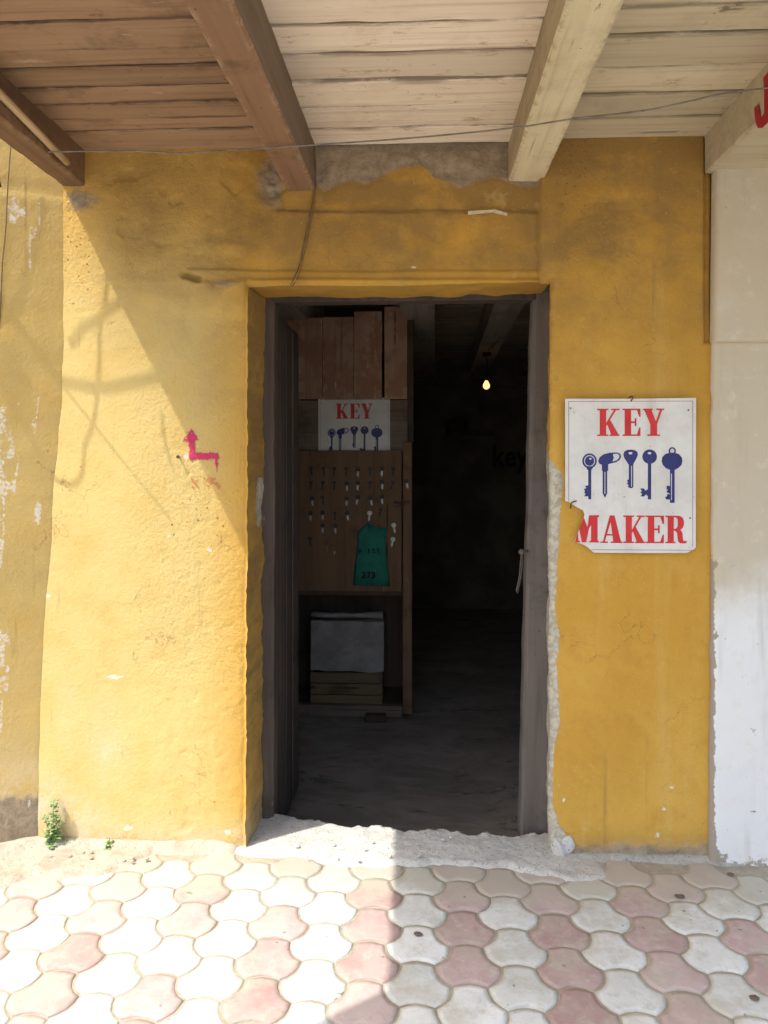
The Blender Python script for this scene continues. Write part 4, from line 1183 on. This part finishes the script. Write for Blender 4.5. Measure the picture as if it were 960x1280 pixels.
def sign(name, origin, unit, label, broken, mats=None):
    """board drawn in a 785 x 940 grid, top left at (77, 88); origin is that corner"""
    s = empty(name, (origin.x + 392 * unit, origin.y, origin.z - 940 * unit), label, 'sign')
    def T(p, d): return (origin.x + (p[0] - 77) * unit, origin.y - d, origin.z - (p[1] - 88) * unit)
    if broken:
        out = [(77, 88), (470, 90), (862, 86), (861, 500), (860, 992), (842, 1008), (805, 1026), (520, 1028), (250, 1028), (232, 1012), (214, 996), (180, 976), (133, 962), (150, 920), (164, 882), (180, 840), (194, 800), (190, 782), (184, 770), (140, 746), (105, 722), (77, 712), (78, 400)]
    else:
        out = [(77, 88), (862, 88), (862, 1028), (77, 1028)]
    b = MB().prism([T(p, 0) for p in out], (0, -0.004, 0)).build('board', M['enamel']); pin(b, s)
    bm = bmesh.new(); bm.from_mesh(b.data); bmesh.ops.recalc_face_normals(bm, faces=bm.faces)
    bmesh.ops.triangulate(bm, faces=[f for f in bm.faces if len(f.verts) > 4]); bm.to_mesh(b.data); bm.free()
    D0 = 0.0046
    def flat(nm, polys, m, d=D0, x=None):
        mb = MB()
        for i, p in enumerate(polys): mb.poly([T(q, d + 0.00012 * i) for q in p])
        me = mesh_from(nm, mb.v, mb.f)
        bm = bmesh.new(); bm.from_mesh(me); bmesh.ops.triangulate(bm, faces=bm.faces)
        for f in bm.faces:
            if f.normal.y > 0: f.normal_flip()
        bm.to_mesh(me); bm.free()
        return pin(link(nm, me, m), s)
    w = 2.6
    lines = [serif(97, 843, 104, 104 + w), serif(843 - w, 843, 104 + w, 1008 - w if not broken else 990)]
    if broken: lines += [serif(97, 97 + w, 104 + w, 716), serif(234, 840, 1008, 1008 + w)]
    else: lines += [serif(97, 97 + w, 104 + w, 1008), serif(97, 843, 1008, 1008 + w)]
    flat('border_line', lines, M['rule'])
    def word(txt, y0, y1, spans):
        for ch, (a, b_) in zip(txt, spans):
            polys = [[(a + p[0] * (b_ - a), y1 - p[1] * (y1 - y0)) for p in q] for q in LET[ch]]
            if ch == 'M':
                zz = [[(195, 490), (255, 345), (300, 465), (318, 500), (285, 660), (230, 660)],
                      [(320, 315), (448, 315), (448, 335), (428, 340), (428, 638), (445, 645), (445, 662), (322, 662), (322, 648), (345, 636), (345, 440), (312, 500), (300, 465)],
                      [(180, 540), (187, 638), (208, 646), (208, 662), (141, 660), (152, 625)]]
                polys = [[(67.2 + 0.48 * x, 648 + 0.48 * y) for x, y in q] for q in zz]
            flat('letter', polys, M['red_paint'])
    word('KEY', 150, 316, [(270, 405), (422, 530), (546, 672)])
    if broken: word('MAKER', 800, 968, [(135, 280), (290, 422), (427, 556), (560, 670), (678, 806)])
    for k in key_shapes():
        root = None
        bl = [p for c, p in k if c == 'blue_paint']; wl = [p for c, p in k if c == 'glint']
        # stack in order: print layers
        mb = MB(); mats_ = []
        for i, (c, p) in enumerate(k):
            mb.poly([T(q, D0 + 0.00012 * i) for q in p]); mats_.append(0 if c == 'blue_paint' else 1)
        me = mesh_from('printed_key', mb.v, mb.f)
        me.materials.append(M['blue_paint']); me.materials.append(M['glint'])
        me.polygons.foreach_set('material_index', mats_)
        bm = bmesh.new(); bm.from_mesh(me); bmesh.ops.triangulate(bm, faces=bm.faces)
        for f in bm.faces:
            if f.normal.y > 0: f.normal_flip()
        bm.to_mesh(me); bm.free()
        pin(link('printed_key', me, None), s)
    for p in ((110, 146), (816, 160), (474, 102)) + (((826, 814),) if broken else ()):
        c = Vector(T(p, 0.004))
        mb = MB(); mb.prism([(c.x + 5 * unit * math.cos(a), c.y, c.z + 5 * unit * math.sin(a)) for a in [i * math.pi / 4 for i in range(8)]], (0, -0.002, 0))
        pin(mb.build('nail_head', M['iron']), s)
    return s, T
o1 = W(706.2, 498.5, -0.022); w1 = W(869.6, 498.5, -0.022)
unit = (w1.x - o1.x) / 785
s1, T1 = sign('key_maker_sign', o1, unit, 'white enamel KEY MAKER sign with broken corner on the ochre wall', True)
# bent wire hooks holding it
h = Vector(T1((474, 90), 0.004))
hk = MB().tube(spline([h + Vector((0, .03, 0.006)), h + Vector((0.002, -.004, 0.010)), h + Vector((0.006, -.006, 0.003)), h + Vector((0, -.004, -0.006))], 4), 0.0022, 6).build('sign_hook', M['iron'], smooth=True)
pin(hk, s1)
h = Vector(T1((112, 728), 0.004))
hk = MB().tube(spline([h + Vector((0.006, .03, -0.022)), h + Vector((-0.002, -.004, -0.010)), h + Vector((0.002, -.008, 0.004)), h + Vector((0.020, -.004, 0.010))], 4), 0.0024, 6).build('sign_hook', M['iron'], smooth=True)
pin(hk, s1)

# nail in the wall with its chip, and the splinter on the ledge
p = on_wall(224, 572, 0)
nl = MB().tube([p + Vector((0, 0.02, 0)), p + Vector((0.002, -0.02, 0.003))], 0.0035, 7); nl.tube([p + Vector((0.002, -0.018, 0.003)), p + Vector((0.002, -0.021, 0.003))], 0.007, 8)
tag(nl.build('nail', M['iron']), 'bent iron nail in a white chip beside the magenta arrow', 'nail')
pa, pb, pc = on_wall(585, 266, .010), on_wall(617, 263.5, .012), on_wall(634, 268, .012)
sp = MB()
for a, b in ((pa, pb), (pb, pc)):
    d = (b - a); up = Vector((0, 0, 0.007))
    sp.prism([a - up, b - up * 0.8, b + up * 0.6, a + up], (0, -0.006, 0))
tag(sp.build('wood_splinter', M['chalk']), 'pale snapped splinter lying on the plaster ledge above the door', 'splinter')

# ================================================================== INSIDE: key cabinet
CBY = 2.28
def wb(u0, v0, u1, v1, y0, y1):
    a, b = W(u0, v1, y0), W(u1, v0, y0)
    return (a.x, y0, a.z), (b.x, y1, b.z)
cab0 = W(440, 895, CBY)
cab = empty('key_cabinet', (cab0.x, CBY + 0.2, FLOORZ), 'tall brown plank cabinet with a key board standing inside the doorway', 'cabinet')
def cpart(name, u0, v0, u1, v1, y0, y1, m, bevel=0.004, tilt=0):
    a, b = wb(u0, v0, u1, v1, y0, y1)
    o = MB().box(a, b).build(name, m, bevel=bevel)
    pin(o, cab); return o
for i, (u0, u1, v0, dy) in enumerate(((318, 346, 397, 0), (346.5, 371.8, 398, .002), (372, 403, 397, 0), (403.5, 442, 396, .003), (442.5, 477.5, 389, -.002), (480.5, 509, 383, -.02))):
    cpart('cabinet_plank', u0, v0, u1, 499, CBY + dy, CBY + 0.02 + dy, M['red_plank'])
cpart('cross_board', 318, 500, 514, 564, CBY + 0.03, CBY + 0.055, M['grey_board'])
kb = cpart('key_board', 318, 563, 502, 738, CBY - 0.02, CBY + 0.004, M['cab_wood'])
cpart('cabinet_post', 503.5, 553, 515, 893, CBY - 0.01, CBY + 0.05, M['cab_wood'])
cpart('cabinet_post', 509.5, 400, 517, 552, CBY + 0.0, CBY + 0.05, M['cab_dark'])
cpart('bottom_rail', 318, 883, 503, 894, CBY, CBY + 0.05, M['grey_board'])
cpart('board_rail', 318, 735, 503, 743, CBY + 0.008, CBY + 0.03, M['cab_dark'])
a, b = wb(318, 560, 515, 893, CBY + 0.50, CBY + 0.52)
pin(MB().box(a, b).build('back_panel', M['cab_dark']), cab)
xr = W(511, 700, CBY).x
pin(MB().box((xr - 0.02, CBY + 0.052, FLOORZ + 0.02), (xr, CBY + 0.50, 1.6)).build('side_panel', M['cab_dark']), cab)
xl = W(318, 700, CBY).x
pin(MB().box((xl, CBY + 0.06, FLOORZ + 0.04), (xr - 0.022, CBY + 0.498, FLOORZ + 0.065)).build('cabinet_shelf', M['cab_dark']), cab)
pin(MB().box((xl - 0.03, CBY, FLOORZ + 0.02), (xl - 0.003, CBY + 0.50, 2.4)).build('side_panel', M['cab_dark']), cab)

# sign standing behind the board
o2 = W(398, 497.5, CBY + 0.015); w2 = W(487.5, 497.5, CBY + 0.015)
u2 = (w2.x - o2.x) / 785
s2, T2 = sign('key_sign', o2, u2, 'white KEY sign standing behind the brown key board inside', False)

# keys on the board
def key_mesh(kind):
    mb = MB()
    r = 0.0135 if kind != 2 else 0.011
    mb.prism([(r * math.cos(a), 0, -0.012 + r * 1.05 * math.sin(a)) for a in [i * math.pi / 6 for i in range(12)]], (0, -0.004, 0))
    nb_ = len(mb.f)
    mb.prism([(-0.0042, -0.001, -0.022), (0.0042, -0.001, -0.022), (0.0042, -0.001, -0.056), (0.001, -0.001, -0.060), (-0.0042, -0.001, -0.054), (-0.0042, -0.001, -0.050), (-0.0066, -0.001, -0.047), (-0.0042, -0.001, -0.043), (-0.0066, -0.001, -0.039), (-0.0042, -0.001, -0.036)], (0, -0.0022, 0))
    me = mesh_from('key', mb.v, mb.f)
    me.materials.append(M['steel'] if kind == 1 else M['key_dark'])
    me.materials.append(M['key_dark'] if kind == 2 else M['steel'])
    me.polygons.foreach_set('material_index', [0] * nb_ + [1] * (len(mb.f) - nb_))
    bm = bmesh.new(); bm.from_mesh(me); bmesh.ops.recalc_face_normals(bm, faces=bm.faces); bm.to_mesh(me); bm.free()
    return me
KM = [key_mesh(0), key_mesh(1), key_mesh(2)]
spots = [(x, 480, 2) for x in (130, 200, 265, 333, 468, 600)] + [(400, 484, 0), (538, 480, 0)]
spots += [(x, 560, 2) for x in (133, 200, 265, 468, 602)] + [(335, 565, 0), (400, 562, 0), (538, 556, 0), (673, 552, 0)]
spots += [(195, 645, 2), (135, 650, 0), (337, 650, 0), (402, 644, 0), (470, 648, 0), (535, 640, 0)]
spots += [(197, 732, 0), (268, 735, 2), (335, 735, 0), (128, 735, 0), (530, 715, 2), (197, 805, 0), (268, 808, 0), (124, 880, 2)]
spots += [(468, 735, 1), (602, 805, 1), (602, 885, 1), (266, 966, 1)]
lab = {0: 'small key with black bow and steel blade hanging on the brown key board',
       1: 'bright all steel key hanging low on the brown key board', 2: 'dark unlit blackened key hanging in the upper rows of the key board'}
lab[2] = 'all black key hanging on the brown key board'
for x, y_, kd in spots:
    u, v = 360 + x / 4.571, 480 + y_ / 4.571
    p = W(u, v - 2, CBY - 0.024 if u < 502 else CBY - 0.014)
    k_ = link('key', KM[kd]); k_.location = p; k_.rotation_euler = (0, random.gauss(0, 0.12), 0); k_.scale = (1.3, 1, 1.15)
    if kd == 1 and y_ > 950: k_.scale = (0.5, 1, 0.4)
    tag(k_, lab[kd], 'key', {0: 'black bowed keys on the key board', 1: 'steel keys on the key board', 2: 'black keys on the key board'}[kd])
# long tool hooked on the board edge
p = W(503, 628, CBY - 0.03)
tl_ = MB().prism([(p.x - 0.06, p.y, p.z - 0.006), (p.x - 0.01, p.y, p.z - 0.012), (p.x + 0.05, p.y, p.z + 0.010), (p.x + 0.052, p.y, p.z + 0.016), (p.x - 0.01, p.y, p.z + 0.006), (p.x - 0.06, p.y, p.z + 0.012)], (0, -0.008, 0))
tl_.prism([(p.x - 0.055, p.y - 0.010, p.z - 0.03), (p.x - 0.045, p.y - 0.010, p.z - 0.034), (p.x + 0.052, p.y - 0.010, p.z + 0.0), (p.x + 0.052, p.y - 0.010, p.z + 0.006)], (0, -0.005, 0))
tag(tl_.build('pliers', M['iron']), 'pair of dark pliers hooked at the edge of the key board', 'pliers')

# green cloth bag
out = [(400, 845), (432, 822), (462, 800), (512, 818), (566, 826), (557, 862), (556, 905), (566, 1030), (580, 1155), (480, 1152), (374, 1150), (388, 1020), (398, 905)]
P2 = [W(360 + x / 4.571, 480 + y_ / 4.571, CBY - 0.035) for x, y_ in out]
bm = bmesh.new()
f = bm.faces.new([bm.verts.new(p) for p in P2])
bmesh.ops.triangulate(bm, faces=[f])
bmesh.ops.subdivide_edges(bm, edges=bm.edges, cuts=3, use_grid_fill=True)
bmesh.ops.triangulate(bm, faces=bm.faces)
zc = sum(p.z for p in P2) / len(P2); xc = sum(p.x for p in P2) / len(P2)
for v in bm.verts:
    e = math.exp(-((v.co.x - xc) / 0.09) ** 4 - ((v.co.z - zc + 0.03) / 0.17) ** 4)
    v.co.y -= 0.028 * e + 0.012 * float(fbm(np.array(v.co.x * 16), np.array(v.co.z * 7), 3, 5)) * (0.3 + e)
me = bpy.data.meshes.new('bag_body'); bm.to_mesh(me); bm.free()
for q in me.polygons: q.use_smooth = True
bag = empty('cloth_bag', (xc, CBY - 0.035, P2[9].z), 'green printed cloth bag hanging on the key board', 'bag')
bb = link('bag_body', me, M['bag']); pin(bb, bag)
bb.modifiers.new('thick', 'SOLIDIFY').thickness = 0.004
hp = P2[2]
pin(MB().tube(spline([hp + Vector((-.02, 0, -.01)), hp + Vector((-.004, -.005, .02)), hp + Vector((.012, 0.006, -.01))], 5), 0.003, 6).build('strap', M['bag'], smooth=True), bag)
mk = MB()
def stroke(x0, y0, x1, y1, w=9):
    d = Vector((x1 - x0, y1 - y0)); n_ = Vector((-d.y, d.x)).normalized() * w / 2
    pts = [(x0 + n_.x, y0 + n_.y), (x1 + n_.x, y1 + n_.y), (x1 - n_.x, y1 - n_.y), (x0 - n_.x, y0 - n_.y)]
    mk.poly([W(360 + a / 4.571, 480 + b / 4.571, CBY - 0.072 - 0.0001 * len(mk.f)) for a, b in pts])
for s_ in ((422, 1078, 440, 1078), (440, 1078, 440, 1090), (440, 1090, 424, 1104), (420, 1106, 444, 1106), (450, 1077, 468, 1077), (468, 1077, 456, 1107), (476, 1078, 494, 1078), (480, 1092, 494, 1092), (494, 1078, 494, 1106), (474, 1106, 494, 1106)):
    stroke(*s_, 8)
for s_ in ((402, 950, 416, 946), (404, 962, 420, 958), (461, 940, 463, 968), (480, 948, 494, 945), (484, 960, 500, 962), (506, 944, 520, 948), (510, 958, 524, 961)):
    stroke(*s_, 7)
pin(mk.build('printed_mark', M['black_paint']), bag)

# wrapped box on a crate in the foot of the cabinet
a, b = wb(388, 777, 480, 839, CBY + 0.06, CBY + 0.36)
bx = MB().box(a, b).build('wrapped_box', None, bevel=0.008)
me = bx.data; me.materials.append(M['box'])
bm = bmesh.new(); bm.from_mesh(me); bmesh.ops.subdivide_edges(bm, edges=[e for e in bm.edges if e.calc_length() > .05], cuts=9, use_grid_fill=True)
for v in bm.verts:
    v.co.y += 0.02 * float(fbm(np.array(v.co.x * 9 + v.co.z * 4), np.array(v.co.z * 9), 3, 6)); v.co.z += 0.014 * float(fbm(np.array(v.co.x * 12), np.array(v.co.y * 9), 3, 7))
bm.to_mesh(me); bm.free()
tag(bx, 'box wrapped in crumpled pale plastic on the wooden crate inside', 'box')
rl = MB(); z_ = b[2]
rl.tube([(a[0] - 0.0, a[1] + 0.06, z_ + 0.035), (a[0] + 0.15, a[1] + 0.05, z_ + 0.028), (a[0] + 0.33, a[1] + 0.06, z_ + 0.030), (b[0] - 0.01, a[1] + 0.05, z_ + 0.036)], [0.024, 0.018, 0.018, 0.028], 9)
ro = rl.build('rolled_plastic', M['box'], smooth=True)
tag(ro, 'rolled sheet of grey plastic lying on top of the wrapped box', 'plastic roll')
a, b = wb(388, 841, 478, 882, CBY + 0.06, CBY + 0.34)
crate = empty('wooden_crate', ((a[0] + b[0]) / 2, CBY + 0.2, a[2]), 'low brown wooden crate under the wrapped box in the cabinet', 'crate')
hgt = b[2] - a[2]
for i in range(3):
    z0 = a[2] + hgt * i / 3
    for y0 in (a[1], b[1] - 0.012):
        pin(MB().box((a[0], y0, z0 + 0.003), (b[0], y0 + 0.012, z0 + hgt / 3 - 0.003)).build('slat', M['crate_wood'], bevel=0.002), crate)
for x0 in (a[0], b[0] - 0.014):
    pin(MB().box((x0, a[1] + 0.0125, a[2]), (x0 + 0.014, b[1] - 0.0125, b[2])).build('crate_end', M['crate_wood']), crate)
pin(MB().box((a[0] + .015, a[1] + .013, a[2]), (b[0] - .015, b[1] - .013, a[2] + .01)).build('crate_base', M['crate_wood']), crate)
a, b = wb(456, 890, 482, 899, CBY - 0.09, CBY - 0.03)
bk = MB().box((a[0], a[1], FLOORZ - 0.0), (b[0], b[1], FLOORZ + 0.05)).build('wood_block', M['cab_dark'], bevel=0.006)
tag(bk, 'small dark wood block on the floor before the cabinet', 'block')

# bulb on its flex
BY = 3.9
bc = W(608, 482, BY)
bulb = empty('light_bulb', (bc.x, BY, bc.z), 'small lit bare bulb hanging on a flex in the dark room', 'light bulb')
prof = [(0.001, -0.034), (0.014, -0.031), (0.026, -0.020), (0.031, -0.004), (0.029, 0.010), (0.021, 0.026), (0.014, 0.038), (0.013, 0.048)]
pin(MB().lathe(prof, bc, 16).build('glass_globe', M['bulb'], smooth=True), bulb)
pin(MB().lathe([(0.014, 0.044), (0.019, 0.046), (0.020, 0.085), (0.012, 0.100), (0.004, 0.105), (0.001, 0.106)], bc, 14).build('lamp_socket', M['socket'], smooth=True), bulb)
pin(MB().tube([(bc.x, BY, bc.z + 0.10), (bc.x + 0.004, BY, bc.z + 0.2), (bc.x + 0.002, BY, 2.495)], 0.004, 6).build('flex', M['black_wire'], smooth=True), bulb)
pin(MB().lathe([(0.001, -0.035), (0.035, -0.03), (0.045, 0.0), (0.045, 0.004)], (bc.x + 0.002, BY, 2.49), 14).build('ceiling_rose', M['socket'], smooth=True), bulb)
wire('room_wire', [Vector((-2.1, 4.3, W(520, 478, 4.3).z)), W(540, 481, 4.3), W(610, 482, 4.3), W(660, 485, 4.3), Vector((1.55, 4.3, W(760, 480, 4.3).z))], 0.006, M['black_wire'], 'dark wire stretched level across the room behind the bulb')

# ================================================================== WEEDS, LITTER
def weed(u, v, hgt, nl, spread, label, seed):
    r_ = random.Random(seed)
    g = G(u, v); g.z = 0.0
    w = empty('weed', g, label, 'weed')
    stm, lf = MB(), MB()
    stems = 4 if hgt > 0.1 else 3
    tips = []
    for i in range(stems):
        hh = hgt * (1.0 if i == 0 else r_.uniform(0.35, 0.75))
        lean = Vector((r_.uniform(-1, 1) * spread * (0.25 if i == 0 else 1), r_.uniform(-0.5, 0.3) * spread, 0))
        pts = [g + lean * (t ** 1.3) + Vector((0, 0, hh * t)) for t in (0, .3, .6, 1)]
        stm.tube(pts, [0.0022, 0.0018, 0.0014, 0.0008], 5); tips.append(pts)
    for i in range(nl):
        pts = tips[r_.randrange(stems)] if r_.random() > .45 else tips[0]
        t = r_.uniform(0.05, 1.0) * (len(pts) - 1); k = min(int(t), len(pts) - 2)
        b = pts[k].lerp(pts[k + 1], t - k)
        a = r_.uniform(0, 6.283); L = r_.uniform(0.016, 0.034) * (1.15 - 0.5 * t / 3) * (1 if hgt > .1 else .8)
        d = Vector((math.cos(a), math.sin(a), r_.uniform(-0.2, 0.8))).normalized()
        sd = d.cross(Vector((0, 0, 1))).normalized() * L * 0.33; upv = sd.cross(d).normalized() * L * 0.08
        st_ = b + d * 0.004
        lf.add([st_, st_ + d * L * .35 + sd - upv, st_ + d * L * .75 + sd * .7 - upv, st_ + d * L - upv * 2, st_ + d * L * .75 - sd * .7 - upv, st_ + d * L * .35 - sd - upv, st_ + d * L * .55 + upv],
               [(0, 1, 6), (1, 2, 6), (2, 3, 6), (3, 4, 6), (4, 5, 6), (5, 0, 6)])
    pin(stm.build('stem', M['stem'], smooth=True), w); pin(lf.build('foliage', M['leaf']), w)
weed(66, 1062, 0.19, 150, 0.035, 'tall leafy green weed at the foot of the sunlit wall corner', 5)
weed(137, 1062, 0.045, 22, 0.018, 'tiny green weed sprig at the foot of the sunlit wall', 8)
weed(84, 1060, 0.05, 10, 0.03, 'small sparse weed shoot beside the tall leafy weed', 11)
def litter(u, v, ru, rv, label, seed, m='dry_leaf'):
    c = G(u, v); c.z = 0.0035
    sx = ru / FOCAL * (DIST + c.y) * 0.85; sy = sx * rv
    vs = []
    n = 12
    for i in range(n):
        a = 2 * math.pi * i / n; k = 1 + 0.35 * float(vnoise(np.array(i * 1.3), np.array(seed * 1.0), seed))
        vs.append(c + Vector((sx * k * math.cos(a), sy * k * math.sin(a), 0.002 * random.random())))
    o = MB().add(vs + [c + Vector((0, 0, 0.004))], [(i, (i + 1) % n, n) for i in range(n)]).build('dry_leaf', M[m])
    o['label'] = label; o['category'] = 'leaf'
litter(523, 1169, 6.5, .9, 'dark curled leaf scrap on a pale paver near the sun edge', 1)
litter(850, 1122, 7, .9, 'reddish brown round leaf on a pink paver below the sign', 2)
litter(943, 1249, 7, .9, 'dark leaf scrap on a greenish pale paver by the white wall', 4)
litter(913, 1094, 5, .8, 'dark leaf scrap on the cement strip before the white wall', 5)
st_m = M['cement']
for i in range(26):
    u, v = random.uniform(330, 690), random.uniform(1052, 1082)
    if i > 16: u, v = random.uniform(20, 250), random.uniform(1068, 1085)
    c = G(u, v); c.z = 0.018 if i <= 16 else 0.012
    r = random.uniform(0.004, 0.010)
    pb_ = blob('pebble', c, (r, r * .8, r * .6), M['dirt'] if i > 16 else M['cement'], i, 5, 0.6)
    tag(pb_, 'small pebble of loose rubble on the cement threshold' if i <= 16 else 'small pebble lying in the dirt by the sunlit wall', 'pebble', 'pebbles on the threshold' if i <= 16 else 'pebbles in the wall dirt')
